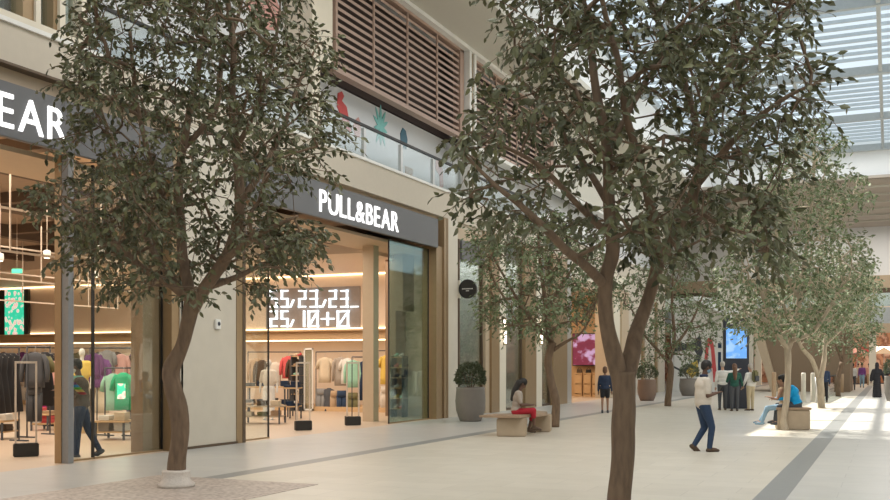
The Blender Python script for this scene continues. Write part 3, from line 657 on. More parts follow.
sk2 = [[(621, 533, 17, 0), (620, 505, 12, 0), (622, 460, 11.6, 0), (624, 420, 11.6, 0), (624, 395, 12, 0), (623, 372, 12.5, 0)],
       [(622, 385, 9, 0), (614, 356, 8.5, -0.05), (607, 330, 7.8, -0.1), (605, 305, 7.4, -0.15), (607, 276, 7.4, -0.2), (613, 250, 7.5, -0.2), (609, 205, 6, -0.2), (607, 150, 5.2, -0.2), (596, 90, 4.5, -0.1), (590, 40, 3.8, 0), (583, 0, 3.2, 0), (578, -80, 2, 0), (575, -170, 1.2, 0)],
       [(625, 385, 9.5, 0), (631, 356, 8.5, 0.1), (635, 334, 8, 0.2), (645, 310, 7, 0.3), (653, 285, 7, 0.3), (659, 262, 7.4, 0.3), (670, 240, 6, 0.3), (684, 215, 6, 0.3), (696, 184, 5.6, 0.3), (702, 150, 5, 0.3), (712, 105, 4.2, 0.2), (730, 65, 3.6, 0.1), (738, 0, 3, 0), (745, -80, 1.8, 0)],
       [(604, 284, 5.5, -0.2), (585, 265, 4.6, -0.5), (566, 250, 4.2, -0.7), (545, 228, 3.4, -0.9), (520, 205, 2.8, -1.0), (495, 185, 2.0, -1.0), (465, 155, 1.2, -1.0)],
       [(658, 262, 6, 0.2), (652, 215, 5, -0.1), (640, 165, 4, -0.3), (626, 115, 3.6, -0.4), (618, 60, 3.2, -0.5), (602, 0, 2.6, -0.5), (590, -90, 1.5, -0.5)],
       [(609, 205, 4, -0.2), (585, 165, 3.4, 0.2), (560, 130, 2.8, 0.5), (535, 95, 2.2, 0.7), (510, 70, 1.4, 0.8)],
       [(609, 235, 4, -0.2), (578, 205, 3, -0.4), (545, 170, 2.4, -0.6), (512, 150, 1.8, -0.6), (480, 140, 1, -0.6)],
       [(672, 238, 4.2, 0.3), (705, 215, 3.4, 0.6), (735, 200, 2.8, 0.8), (770, 195, 1.8, 0.9)],
       [(697, 184, 4.2, 0.3), (725, 150, 3.4, 0), (755, 120, 2.6, -0.3), (790, 95, 2, -0.5), (825, 80, 1.1, -0.6)],
       [(702, 150, 4, 0.3), (690, 100, 3.6, 0.5), (672, 50, 3.2, 0.7), (650, 0, 2.6, 0.8), (640, -80, 1.5, 0.8)],
       [(714, 100, 3.6, 0.2), (745, 60, 3, 0.1), (775, 25, 2.4, 0), (800, -10, 1.8, 0)],
       [(690, 205, 3.4, 0.3), (720, 225, 2.4, 0.1), (750, 235, 1.6, -0.2), (770, 250, 1, -0.3)],
       [(607, 150, 3.2, -0.2), (630, 110, 2.6, 0), (650, 75, 2.2, 0.3), (668, 40, 1.6, 0.4)]]
tree(T2P, 'tallest ficus tree in the middle with a forked dark trunk, nearest the camera', sk2, poly2, 1000, 0.103, 14, ('bark', 'leaf_shaded'), R=1.7, seed=9, nscale=1.9, thresh=0.05)
poly3 = [(470, 235), (492, 215), (560, 210), (600, 235), (612, 280), (600, 305), (588, 328), (562, 325), (545, 340), (522, 328), (500, 340), (480, 312), (488, 280), (472, 262)]
sk3 = [[(555, 428, 4.8, 0), (556, 405, 4.1, 0), (551, 380, 3.9, 0), (548, 360, 3.8, 0), (553, 342, 3.8, 0)],
       [(553, 348, 3.2, 0), (548, 328, 2.8, 0.2), (545, 300, 2.4, 0.2), (540, 260, 1.8, 0), (538, 225, 1, 0)],
       [(553, 350, 2.2, 0), (566, 342, 1.6, -0.1), (582, 332, 1.2, -0.2), (594, 310, .8, -0.3)],
       [(550, 340, 2.4, 0), (530, 318, 2, 0.3), (512, 290, 1.5, 0.5), (492, 255, 1, 0.5)],
       [(547, 310, 2, 0.2), (565, 280, 1.6, 0.4), (585, 250, 1, 0.5)]]
tree(T3P, 'slim ficus tree behind the bench of the woman in red', sk3, poly3, 620, 0.115, 10, ('bark', 'leaf_far_lit'), R=1.9, seed=5, thresh=-0.2)
poly4 = [(622, 285), (640, 262), (665, 250), (700, 255), (716, 280), (722, 310), (712, 345), (690, 362), (668, 352), (645, 368), (630, 345), (640, 320), (622, 305)]
sk4 = [[(668, 407, 3.6, 0), (669, 390, 3.2, 0), (671, 370, 3.2, 0), (668, 360, 3, 0)],
       [(668, 364, 2.2, 0), (674, 340, 2, 0), (672, 300, 1.4, 0), (674, 265, 0.8, 0)],
       [(668, 362, 2, 0), (655, 347, 1.6, -0.2), (645, 335, 1.2, -0.3), (632, 310, .8, -0.3)],
       [(672, 350, 1.8, 0), (690, 325, 1.3, 0.3), (705, 290, .8, 0.4)]]
tree(T4P, 'small ficus tree between the two dark planters and the mural', sk4, poly4, 420, 0.13, 10, ('bark', 'leaf_far_lit'), R=1.9, seed=6, thresh=-0.2)
poly5 = [(812, 118), (838, 126), (845, 140), (825, 158), (838, 172), (858, 172), (872, 190), (858, 202), (842, 196), (850, 222), (862, 240), (872, 262), (858, 285), (848, 305), (828, 325), (800, 335), (780, 330), (760, 345), (738, 322), (722, 308), (716, 275), (728, 248), (740, 215), (760, 190), (780, 150)]
sk5 = [[(785, 431, 5, 0), (784, 418, 3.3, 0), (787, 395, 3.1, 0), (788, 370, 3.1, 0), (787, 345, 3.4, 0)],
       [(788, 350, 2.7, 0), (796, 325, 3, 0.2), (800, 295, 2.6, 0.3), (806, 250, 2, 0.4), (812, 200, 1.6, 0.3), (815, 150, 1, 0.2)],
       [(788, 350, 2.6, 0), (776, 330, 3, -0.2), (768, 312, 2.6, -0.3), (760, 285, 2, -0.4), (752, 245, 1.2, -0.4)],
       [(792, 340, 2.4, 0), (812, 332, 2.2, -0.3), (828, 310, 1.8, -0.5), (845, 280, 1.1, -0.6)],
       [(800, 300, 2, 0.3), (785, 270, 1.7, 0.5), (776, 225, 1.3, 0.6), (788, 180, .8, 0.6)],
       [(806, 250, 1.7, 0.4), (828, 225, 1.3, 0.2), (850, 190, .8, 0.1)]]
tree(T5P, 'sunlit ficus tree with a pale trunk beside the right bench', sk5, poly5, 950, 0.115, 10, ('bark_pale', 'leaf_far_lit'), R=2.0, seed=12, thresh=-0.2)
poly6 = [(780, 290), (795, 262), (820, 245), (848, 250), (868, 262), (880, 290), (872, 318), (858, 332), (838, 328), (822, 345), (800, 335), (782, 315)]
sk6 = [[(822, 409, 3.8, 0), (821, 395, 3.4, 0), (820, 378, 3.6, 0)],
       [(820, 382, 2.6, 0), (812, 360, 2.2, 0), (800, 345, 1.8, -0.2), (796, 320, 1.4, -0.3), (800, 280, .8, -0.2)],
       [(820, 382, 2.8, 0), (824, 360, 2.4, 0), (826, 335, 1.8, 0.2), (836, 295, 1.3, 0.3), (845, 265, .8, 0.3)],
       [(825, 345, 1.8, 0.1), (845, 325, 1.3, 0), (865, 300, .8, 0)]]
tree(T6P, 'sunlit ficus tree further along the walkway beside the glass railing', sk6, poly6, 460, 0.13, 10, ('bark_pale', 'leaf_far_lit'), R=2.0, seed=14, thresh=-0.2)
poly7 = [(815, 330), (820, 300), (838, 275), (858, 280), (872, 300), (878, 325), (870, 348), (852, 360), (838, 350), (822, 352)]
sk7 = [[(838.5, 396.5, 2.6, 0), (838, 380, 2.2, 0), (842, 362, 2.2, 0)], [(842, 365, 1.6, 0), (845, 340, 1.3, 0), (848, 300, .7, 0)], [(842, 362, 1.4, 0), (834, 340, 1, 0.3), (830, 315, .6, 0.3)]]
tree(T7P, 'dense green tree at the far end of the walkway', sk7, poly7, 330, 0.15, 10, ('bark', 'leaf_far_lit'), R=1.9, seed=15, thresh=-0.3)
struct('floor', MB().box(T1P[0]-1.15, T1P[0]+1.6, T1P[1]-2.0, T1P[1]+1.0, 0.0, 0.006), 'gravel', 'stony tree pit around the left tree')

# ================================================================== PLANTERS
def bush(parent, c, r, n, L, seed):
    rnd = random.Random(seed); lv = []; lf = []
    for i in range(n):
        a = rnd.uniform(0, 2*PI); ph = math.acos(rnd.uniform(-0.45, 1)); q = rnd.uniform(0.55, 1)**0.5
        d = V((math.sin(ph)*math.cos(a), math.sin(ph)*math.sin(a), math.cos(ph)))
        p = V(c)+V((d.x*r[0], d.y*r[0], d.z*r[1]))*q*(1+0.12*noise.noise(d*3+V((seed, 0, 0))))
        e = (d+V((rnd.gauss(0, .5), rnd.gauss(0, .5), rnd.gauss(0.1, .5)))).normalized(); s = e.cross(V((rnd.random()-.5, rnd.random()-.5, rnd.random()-.5))).normalized()
        b = len(lv); lv.extend([p, p+e*L*.5+s*L*.22, p+e*L, p+e*L*.5-s*L*.22]); lf.append((b, b+1, b+2, b+3))
    me = bpy.data.meshes.new('foliage'); me.from_pydata([tuple(v) for v in lv], [], lf); me.materials.append(M['leaf_bush'])
    o = bpy.data.objects.new('foliage', me); COL.objects.link(o); o.parent = parent
def planter(loc, r, h, br_, bh, m, label, seed, n=1600, L=0.09, squat=1.0):
    t = thing('planter', label, 'planter', loc)
    pt = MB().lathe([(r*0.68, 0), (r*0.72, 0.02), (r*0.95, h*0.32), (r, h*0.6), (r*0.93, h*0.93), (r*0.95, h), (r*0.85, h), (r*0.84, h*0.9)], n=28).build('pot', m, t)
    MB().lathe([(r*0.84, h*0.88), (r*0.5, h*0.92), (0.01, h*0.93)], n=20).build('soil', 'soil', pt)
    st = MB()
    rnd = random.Random(seed)
    for k in range(7):
        a = rnd.uniform(0, 6.3); st.tube([(0.05*math.cos(a), 0.05*math.sin(a), h*0.9), (br_*0.6*math.cos(a), br_*0.6*math.sin(a), h+bh*0.6)], [0.015, 0.006], 5)
    st.build('stem', 'bark', t)
    bush(t, (0, 0, h+bh*0.40), (br_, bh*0.62), n, L, seed)
p = at(470.5, 421, 28.9)
planter((p.x, p.y, 0), 0.44, 0.98, 0.42, 0.68, 'planter', 'large grey planter with a round shrub below the round black sign', 1)
p = at(647, 400.5, 45)
planter((p.x, p.y, 0), 0.43, 0.95, 0.46, 0.66, 'planter_brown', 'brown planter with a clipped shrub right of the forked trunk', 2, 1300)
p = at(689, 394, 52)
planter((p.x, p.y, 0), 0.5, 0.9, 0.52, 0.72, 'planter', 'grey planter with a shrub in front of the mural', 3, 1200)
p = at(894, 401, 44.6)
planter((p.x, p.y, 0), 0.42, 1.12, 0.42, 0.8, 'planter', 'grey planter with a shrub at the right edge of the photo', 4, 1300)

# ================================================================== BENCHES
def bench(loc, rz, L, label):
    t = thing('bench', label, 'bench', loc, rz)
    return t
# left ring bench: two blocks with curved slab top around the tree side
t = thing('bench', 'curved stone bench the woman in red sits on', 'bench', (-7.95, 22.3, 0), 0)
def blk(x, y, w, d, h, rz):
    m = MB(); bm = MB().bbox((0, 0, h/2), (w, d, h), 0.02); R = Matrix.Rotation(rz, 3, 'Z')
    m.add([R@V(v)+V((x, y, 0)) for v in bm.v], bm.f); return m
blk(0.03, -0.72, 0.66, 0.5, 0.42, YAW*0.6).build('base_block', 'bench_stone', t)
blk(0.12, 1.08, 0.5, 0.6, 0.42, YAW*0.6).build('base_block', 'bench_stone', t)
pts = []
for k in range(13):
    a = math.radians(-75+150*k/12); pts.append((-0.38+1.0*math.cos(a)*0.85, 0.2+1.32*math.sin(a)))
for k in range(12, -1, -1):
    a = math.radians(-75+150*k/12); pts.append((-0.62+0.55*math.cos(a)*0.7, 0.2+0.78*math.sin(a)))
MB().prism([(x+0.0, y) for x, y in pts], 'z', 0.42, 0.49).build('seat', 'bench_top', t)
MB().prism([(-0.62, -1.12), (0.34, -1.12), (0.34, -0.55), (-0.62, -0.55)], 'z', 0.43, 0.48).build('seat_end', 'bench_top', t)
p = at(790.5, 431, 24.9)
t = thing('bench', 'square stone bench block behind the pale trunk on the right', 'bench', (p.x, p.y+0.48, 0), YAW*0.5)
MB().bbox((0, 0, 0.25), (0.78, 0.62, 0.50), 0.02).build('base_block', 'bench_stone', t)
MB().bbox((0, 0, 0.53), (0.84, 0.68, 0.06), 0.015).build('seat', 'bench_top', t)

# ================================================================== KIOSK, MURAL, STAIR
p = at(733.5, 411, 36.5)
t = thing('information_kiosk', 'tall black information kiosk with a blue map screen', 'kiosk', (p.x, p.y+0.6, 0), YAW*0.75)
kb = MB().bbox((0, 0, 1.68), (0.92, 0.24, 3.36), 0.03).build('body', 'kiosk_black', t)
MB().box(-0.37, 0.37, -0.135, -0.12, 1.86, 3.02).build('screen', 'map_screen', kb)
MB().box(-0.28, -0.12, -0.13, -0.12, 3.12, 3.24).build('icon', 'hoarding', kb); MB().box(0.1, 0.28, -0.13, -0.12, 3.12, 3.24).build('icon', 'hoarding', kb)
# mural
yM = 62.0
a = onY(671, 395, yM); b = onY(724, 300, yM)
t = thing('mural_panel', 'white mural wall with a big red letter and dark shapes beside the kiosk', 'mural')
MB().box(a.x, b.x, yM, yM+0.2, 0, b.z).build('panel', 'white_trim', t)
def flat(name, pix, m, k=1):
    q = [onY(x, y, yM-0.01*k) for x, y in pix]
    MB().prism([(v.x, v.z) for v in q], 'y', yM-0.01*k-0.008, yM-0.01*k+0.012).build(name, m, t)
flat('dark_swoosh', [(673, 340), (690, 345), (700, 335), (703, 352), (697, 368), (686, 374), (674, 368)], 'c_charcoal')
flat('white_oval', [(674, 352), (684, 350), (694, 350), (697, 355), (692, 364), (682, 370), (674, 366)], 'white_trim', 2)
flat('yellow_flower', [(690, 364), (697, 360), (699, 372), (692, 378), (686, 372)], 'c_yellow', 3)
flat('letter_stroke', [(702, 382), (706, 345), (708, 338), (711, 338), (708.5, 350), (705.5, 382)], 'c_coral', 2)
flat('letter_stroke', [(713.5, 382), (711, 350), (708, 338), (711, 338), (714, 345), (717.5, 382)], 'c_coral', 3)
flat('letter_bar', [(705, 368), (714.5, 368), (714, 364), (705.5, 364)], 'c_coral', 4)
flat('blue_stroke', [(718, 384), (718, 352), (721, 352), (721, 384)], 'c_denim', 2)
flat('blue_dot', [(718, 348), (718, 343), (721.5, 343), (721.5, 348)], 'c_denim', 3)
# brown clad stair
yS = 63.0
q = [onY(x, y, yS) for x, y in ((757, 316), (850, 300), (850, 392), (778, 395))]
t = thing('clad_stair', 'large brown panelled stair block with a slanting edge behind the seated people', 'stair')
MB().prism([(v.x, max(v.z, 0)) for v in q], 'y', yS, yS+5).build('cladding', 'brown_clad', t)
q2 = [onY(x, y, yS-0.3) for x, y in ((749, 316), (758, 316), (779, 395), (771, 395))]
MB().prism([(v.x, max(v.z, 0)) for v in q2], 'y', yS-0.4, yS+5.2).build('edge_beam', 'tan', t)
a = onY(745, 395, 62.5); b = onY(757, 300, 62.5)
struct('wall_left', MB().box(a.x-1.6, a.x+0.5, 62.3, 62.7, 0, 6.5).box(-24, -16.4, 62.3, 62.7, 0, 6.5), 'panel_stone', 'pale wall behind the kiosk')
# slanting soffit beam above the mural
q = [onY(x, y, 60.6) for x, y in ((690, 297), (702, 296), (738, 311), (738, 318), (728, 317))]
tag(MB().prism([(v.x, v.z) for v in q], 'y', 60.6, 61.9).build('slanting_beam', 'roof_white'), 'white slanting escalator beam above the mural', 'beam')

# ground floor glass railing on the right
t = thing('glass_railing', 'low glass railing with steel posts along the opening in the floor', 'railing')
P = [at(x, y, EYE*FPX/(y-364)) for x, y in ((816, 403), (828, 398), (841, 392.5))]
for i in range(2):
    a, b = P[i], P[i+1]; d = (b-a).normalized(); nrm = V((-d.y, d.x, 0))*0.01
    MB().add([a+nrm, b+nrm, b+nrm+V((0, 0, 1)), a+nrm+V((0, 0, 1)), a-nrm, b-nrm, b-nrm+V((0, 0, 1)), a-nrm+V((0, 0, 1))], [(0, 1, 2, 3), (7, 6, 5, 4), (0, 4, 5, 1), (1, 5, 6, 2), (2, 6, 7, 3), (3, 7, 4, 0)]).build('glass_panel', 'window_glass', t)
    MB().tube([a+V((0, 0, 1.04)), b+V((0, 0, 1.04))], 0.035, 8).build('handrail', 'black', t)
for i, a in enumerate(P): MB().tube([a-V((0, 0, a.z)), a+V((0, 0, 1.08-a.z))], 0.05 if i < 2 else 0.16, 8).build('post', 'steel' if i < 2 else 'c_tan', t)
for (x, y, lab) in ((774, 399, 'brown bollard left of the pair on the right bench'), (803.5, 402, 'pale bollard right of the person in bright blue'), (813, 402, 'pale bollard beside the railing behind the tree')):
    p = at(x, y, EYE*FPX/(y-364)); t = thing('bollard', lab, 'bollard', (p.x, p.y, 0))
    MB().lathe([(0.11, 0), (0.10, 0.02), (0.10, 1.22), (0.08, 1.27)], n=14).build('post', 'c_tan' if x < 780 else 'panel_stone', t)
    MB().lathe([(0.13, 0), (0.13, 0.025), (0.1, 0.03)], n=14).build('base', 'steel', t)

# wall sconces on the window posts
for x, lab in ((503, 'slim glowing wall light on the pale post left of the seated woman'), (539.5, 'slim glowing wall light on the pale post above the seated woman')):
    z1 = X_ = at(x, 318, -FX/(-ray(x, 364).x)).z; z0 = at(x, 345, -FX/(-ray(x, 364).x)).z
    t = thing('wall_light', lab, 'lamp', (FX+0.02, YF(x), z0))
    MB().lathe([(0.05, 0.05), (0.05, z1-z0-0.05)], (0.06, 0, 0), n=12).build('tube_shade', 'lamp_glow', t)
    MB().lathe([(0.06, 0), (0.06, 0.05)], (0.06, 0, 0), n=12).lathe([(0.06, z1-z0-0.05), (0.06, z1-z0)], (0.06, 0, 0), n=12).box(0, 0.02, -0.03, 0.03, 0, z1-z0).build('mount', 'bronze', t)

# further shop: screen, counters, goods
a = onY(573, 365, 50.2); b = onY(600, 334, 50.2)
t = thing('wall_screen', 'bright pink and purple screen inside the further shop', 'screen')
hs = MB().box(a.x-0.05, b.x+0.05, 50.25, 50.5, a.z-0.05, b.z+0.05).build('housing', 'black', t)
MB().box(a.x, b.x, 50.2, 50.26, a.z, b.z).build('display', 'pink_screen', hs)
for i, x in enumerate((574, 583, 592)):
    a = onY(x, 396, 49.0); w = 0.40
    t = thing('display_cabinet', ('left', 'middle', 'right')[i]+'most of three light timber cabinets below the pink screen', 'cabinet', (a.x+0.2, 49.3, 0), 0, 'timber cabinets in the further shop')
    MB().box(-w/2, w/2, -0.25, 0.25, 0, 0.12).box(-w/2, -w/2+0.03, -0.25, 0.25, 0.12, 1.15).box(w/2-0.03, w/2, -0.25, 0.25, 0.12, 1.15).box(-w/2, w/2, 0.2, 0.25, 0.12, 1.15).box(-w/2, w/2, -0.25, 0.25, 1.15, 1.2).build('carcass', 'wood_light', t)
    MB().box(-w/2+0.04, w/2-0.04, -0.27, -0.25, 0.16, 0.62).box(-w/2+0.04, w/2-0.04, -0.27, -0.25, 0.66, 1.12).build('door', 'wood_light', t)
    g = thing('handbag', ('brown', 'dark', 'tan')[i]+' bag standing on the '+('left', 'middle', 'right')[i]+' timber cabinet', 'bag', (a.x+0.2, 49.3, 1.2))
    MB().prism([(-0.14, 0), (0.14, 0), (0.11, 0.18), (-0.11, 0.18)], 'y', -0.06, 0.06).build('bag_body', ('c_brown', 'c_black', 'c_tan')[i], g)
    MB().tube([(0.08*math.cos(q), 0, 0.18+0.08*math.sin(q)) for q in [PI*k/8 for k in range(9)]], 0.01, 5).build('handle', 'c_black', g)
# ================================================================== PEOPLE
def remesh(mb, name, m, parent, vox, smooth=4):
    me = mb.mesh('tmp', m); o = bpy.data.objects.new('tmp', me); COL.objects.link(o)
    r = o.modifiers.new('r', 'REMESH'); r.mode = 'VOXEL'; r.voxel_size = vox; r.use_smooth_shade = True
    s = o.modifiers.new('s', 'SMOOTH'); s.factor = 0.5; s.iterations = smooth
    bpy.context.view_layer.update()
    m2 = bpy.data.meshes.new_from_object(o.evaluated_get(bpy.context.evaluated_depsgraph_get())); m2.name = name
    bpy.data.objects.remove(o); m2.materials.clear(); m2.materials.append(M[m])
    for p in m2.polygons: p.use_smooth = True
    o = bpy.data.objects.new(name, m2); COL.objects.link(o); o.parent = parent; return o
def rotm(d, up=V((0, 0, 1))):
    d = V(d).normalized(); x = d.cross(up)
    x = x.normalized() if x.length > 1e-4 else V((1, 0, 0)); y = x.cross(d)*-1
    return Matrix((x, d, x.cross(d))).transposed()
def person(label, loc, rz, H=1.75, pelvis=0.93, lean=(0, 0, 1), head=(0, 0.12, 1), hipyaw=0, arms=None, legs=None, skin='skin_dark', hair=('hair_black', 'short'),
           top='c_white', bottom='c_denim', shoes='c_charcoal', sleeve='long', leglen='long', skirt=None, mask=None, vox=0.014, girth=1.0, group=None, robe=None, cap=None, toph=1.0):
    k = H/1.75; root = thing('person', label, 'person', loc, rz, group)
    L = V(lean).normalized(); pel = V((0, 0, pelvis))
    chest = pel+L*0.30; neck = pel+L*0.50; hd = V(head).normalized(); hc = neck+L*0.045+hd*0.145
    side = V((1, 0, 0)); g = girth
    fwd = side.cross(L)*-1 if side.cross(L).y < 0 else side.cross(L)
    arms = arms or [((-.14, .02, -1), (-.02, .15, -1)), ((.14, .02, -1), (.02, .15, -1))]
    legs = legs or [((-.03, 0, -1), (0, 0, -1)), ((.03, 0, -1), (0, 0, -1))]
    sc = lambda v: V(v)*k
    body = MB()
    C = lambda m, a, b, ra, rb: m.cap(sc(a), sc(b), ra*k, rb*k, 10)
    E_ = lambda m, c, r, R=None: m.ell(sc(c), [q*k for q in r], R, 14)
    RT = Matrix((side, fwd, L)).transposed()
    def torso(m, e=0.0):
        E_(m, pel+L*0.02, (0.155*g+e, 0.11*g+e, 0.12+e*.5), RT); E_(m, pel+L*0.17, (0.14*g+e, 0.098*g+e, 0.14), RT)
        E_(m, chest+L*0.02, (0.165*g+e, 0.112*g+e, 0.16), RT); E_(m, chest+L*0.12, (0.185*g+e, 0.09+e, 0.07+e), RT)
        C(m, neck-L*0.07-side*0.14, neck-L*0.07+side*0.14, 0.052+e, 0.052+e)
    torso(body); C(body, neck-L*0.05, hc, 0.055, 0.052)
    RH = rotm(V((hd.x*0, 1, 0))-hd*hd.y) if abs(hd.y) < 0.95 else Matrix.Identity(3)
    hu = hd; hf = (V((0, 1, 0))-hd*hd.y)
    hf = hf.normalized(); hx = hf.cross(hu); RH = Matrix((hx, hf, hu)).transposed()
    T = lambda x, y, z: hc+hx*x+hf*y+hu*z
    E_(body, T(0, -0.005, 0.02), (0.075, 0.094, 0.105), RH); E_(body, T(0, 0.03, -0.055), (0.052, 0.058, 0.062), RH)
    C(body, T(0, 0.088, 0.01), T(0, 0.108, -0.025), 0.011, 0.016); E_(body, T(0, 0.088, -0.055), (0.026, 0.012, 0.012), RH)
    for s_ in (-1, 1): E_(body, T(s_*0.078, 0.0, 0.0), (0.012, 0.02, 0.032), RH)
    hands = []
    shirt = MB(); torso(shirt, 0.018)
    for i, s_ in enumerate((-1, 1)):
        sh = neck-L*0.075+side*s_*0.175; u, f = V(arms[i][0]).normalized(), V(arms[i][1]).normalized()
        el = sh+u*0.285; wr = el+f*0.25; hands.append(wr)
        C(body, sh, el, 0.050*g, 0.037); C(body, el, wr, 0.038, 0.025)
        hdv = f if len(arms[i]) < 3 else V(arms[i][2]).normalized()
        pa = wr+hdv*0.05; E_(body, pa, (0.036, 0.048, 0.018), rotm(hdv))
        R = rotm(hdv)
        for q, (ox, ln) in enumerate(((-0.028, .062), (-0.009, .074), (0.010, .070), (0.028, .055))):
            b0 = wr+hdv*0.085+R@V((ox, 0, 0)); b1 = b0+hdv*ln*0.55; b2 = b1+(hdv*0.7+R@V((0, 0, -0.7)))*ln*0.45
            C(body, b0, b1, 0.0095, 0.009); C(body, b1, b2, 0.009, 0.0075)
        b0 = wr+hdv*0.03+R@V((-0.03*s_, 0, 0)); C(body, b0, b0+hdv*0.045+R@V((-0.03*s_, 0, -0.01)), 0.012, 0.009)
        if sleeve == 'long': C(shirt, sh, el, 0.064*g, 0.052); C(shirt, el, wr-f*0.01, 0.052, 0.038)
        elif sleeve == 'short': C(shirt, sh, sh+u*0.21, 0.066*g, 0.058)
    tr = MB(); E_(tr, pel-L*0.0, (0.168*g, 0.122*g, 0.115), RT)
    feet = []
    for i, s_ in enumerate((-1, 1)):
        hp = pel+V((s_*0.085, 0, -0.04)); a, b = V(legs[i][0]).normalized(), V(legs[i][1]).normalized()
        kn = hp+a*0.43; an = kn+b*0.405; fd = V(legs[i][2]).normalized() if len(legs[i]) > 2 else V((s_*0.12, 1, 0)).normalized()
        C(body, hp, kn, 0.08*g, 0.052); C(body, kn, an, 0.052, 0.034); C(body, an, an+fd*0.14-V((0, 0, 0.03)), 0.034, 0.026)
        if leglen == 'long': C(tr, hp, kn, 0.098*g, 0.068); C(tr, kn, an-b*0.02, 0.068, 0.052)
        elif leglen == 'short': C(tr, hp, hp+a*0.26, 0.1*g, 0.088)
        elif leglen == 'mid': C(tr, hp, kn, 0.1*g, 0.075); C(tr, kn, kn+b*0.15, 0.075, 0.065)
        s = MB(); up_ = V((0, 0, 1)); R = rotm(fd); n = R@V((0, 0, 1)); n = n if n.z > 0 else -n
        c0 = an-n*0.035
        C(s, c0-fd*0.035, c0+fd*0.10, 0.042, 0.040); C(s, c0+fd*0.06-n*0.012, c0+fd*0.17-n*0.014, 0.042, 0.030); C(s, c0, an+b*-0.03, 0.046, 0.044)
        remesh(s, 'shoe', shoes, root, 0.016, 2)
    remesh(body, 'body', skin, root, vox)
    if robe:
        rb_ = MB(); torso(rb_, 0.03)
        for q in range(9):
            t_ = q/8; c = V((0, -0.02*t_, pelvis-0.05-(pelvis-0.12)*t_)); E_(rb_, c, (0.18+0.06*t_, 0.15+0.05*t_, 0.09))
        for i, s_ in enumerate((-1, 1)):
            sh = neck-L*0.075+side*s_*0.175; u, f = V(arms[i][0]).normalized(), V(arms[i][1]).normalized()
            C(rb_, sh, sh+u*0.285, 0.075, 0.085); C(rb_, sh+u*0.285, sh+u*0.285+f*0.22, 0.085, 0.08)
        remesh(rb_, 'robe', robe, root, 0.02, 6)
    else:
        if toph != 1.0: E_(shirt, pel+L*0.16, (0.186*g, 0.138*g, 0.30), RT); E_(shirt, pel+L*0.03, (0.182*g, 0.136*g, 0.15), RT); E_(shirt, chest+L*0.04, (0.192*g, 0.138*g, 0.17), RT)
        remesh(shirt, 'shirt' if sleeve == 'short' else 'jacket' if top in ('c_navy', 'c_blue') else 'shirt', top, root, 0.016, 3)
        remesh(tr, 'trousers' if leglen == 'long' else 'shorts', bottom, root, 0.016, 3)
    h = MB(); E_(h, T(0, -0.018, 0.046), (0.092, 0.108, 0.102), RH)
    if hair[1] == 'long':
        E_(h, T(0, -0.07, -0.03), (0.095, 0.07, 0.13), RH); b_ = neck-fwd*0.10; C(h, T(0, -0.10, -0.04), b_-L*0.05, 0.08, 0.085); C(h, b_-L*0.05, b_-fwd*0.03-L*0.24, 0.085, 0.05)
    elif hair[1] == 'bob': E_(h, T(0, -0.05, -0.03), (0.1, 0.07, 0.10), RH)
    elif hair[1] == 'scarf': E_(h, T(0, -0.03, -0.02), (0.1, 0.105, 0.13), RH); C(h, T(0, -0.02, -0.1), neck, 0.09, 0.11)
    else: E_(h, T(0, -0.045, 0.0), (0.078, 0.065, 0.075), RH)
    remesh(h, 'headscarf' if hair[1] == 'scarf' else 'hair', hair[0], root, 0.015, 2)
    for s_ in (-1, 1): MB().ell(sc(T(s_*0.031, 0.083, 0.022)), (0.011*k, 0.008*k, 0.008*k), RH, 8).build('eye', 'c_black', root)
    if mask: mm = MB(); E_(mm, T(0, 0.045, -0.045), (0.062, 0.062, 0.056), RH); remesh(mm, 'face_mask', mask, root, 0.012, 1)
    if cap: mm = MB(); E_(mm, T(0, 0.0, 0.075), (0.09, 0.11, 0.075), RH); E_(mm, T(0, 0.10, 0.055), (0.07, 0.07, 0.012), RH); remesh(mm, 'cap', cap, root, 0.012, 1)
    return root, [root.matrix_basis]+[sc(x) for x in hands], sc, RH
def gp(px, py): return at(px, py, EYE*FPX/(py-364))
RZR = -(PI/2-YAW)            # faces photo right
RZL = PI/2+YAW               # faces photo left

# walking man
p = gp(703, 451.5)
w, hd_, sc_, _ = person('man in off-white polo shirt and jeans walking to the right looking at his phone', (p.x, p.y, 0), RZR+0.12, 1.74, 0.915,
    lean=(0, 0.02, 1), head=(0, 0.42, 1), arms=[((-.12, .0, -1), (.45, 1, .22)), ((.12, .0, -1), (-.45, 1, .25))],
    legs=[((-.02, .16, -1), (0, -.62, -1), (0, 1, -.75)), ((.02, .34, -1), (0, -.12, -1), (0, 1, .05))],
    hair=('hair_black', 'short'), top='c_offwhite', bottom='c_denim', shoes='c_brown', sleeve='short', mask='c_paledenim', vox=0.009, girth=1.14, toph=1.2)
MB().bbox((0, 0, 0), (0.09, 0.014, 0.16), 0.004).build('x', 'black')
ph = bpy.data.objects['x']; ph.name = 'phone'; ph.data.name = 'phone'
ph.matrix_world = Matrix.Translation(p) @ Matrix.Rotation(RZR+0.12, 4, 'Z') @ Matrix.Translation(hd_[2]*0.5+hd_[1]*0.5+V((0, 0.10, 0.05))) @ Matrix.Rotation(-0.5, 4, 'X')
tag(ph, 'dark phone held by the walking man in the off-white shirt', 'phone')
o = MB().lathe([(0.075, 0), (0.082, 0.03), (0.07, 0.05)], n=14).build('collar', 'c_navy', w); o.location = (0, 0.015, 1.405)

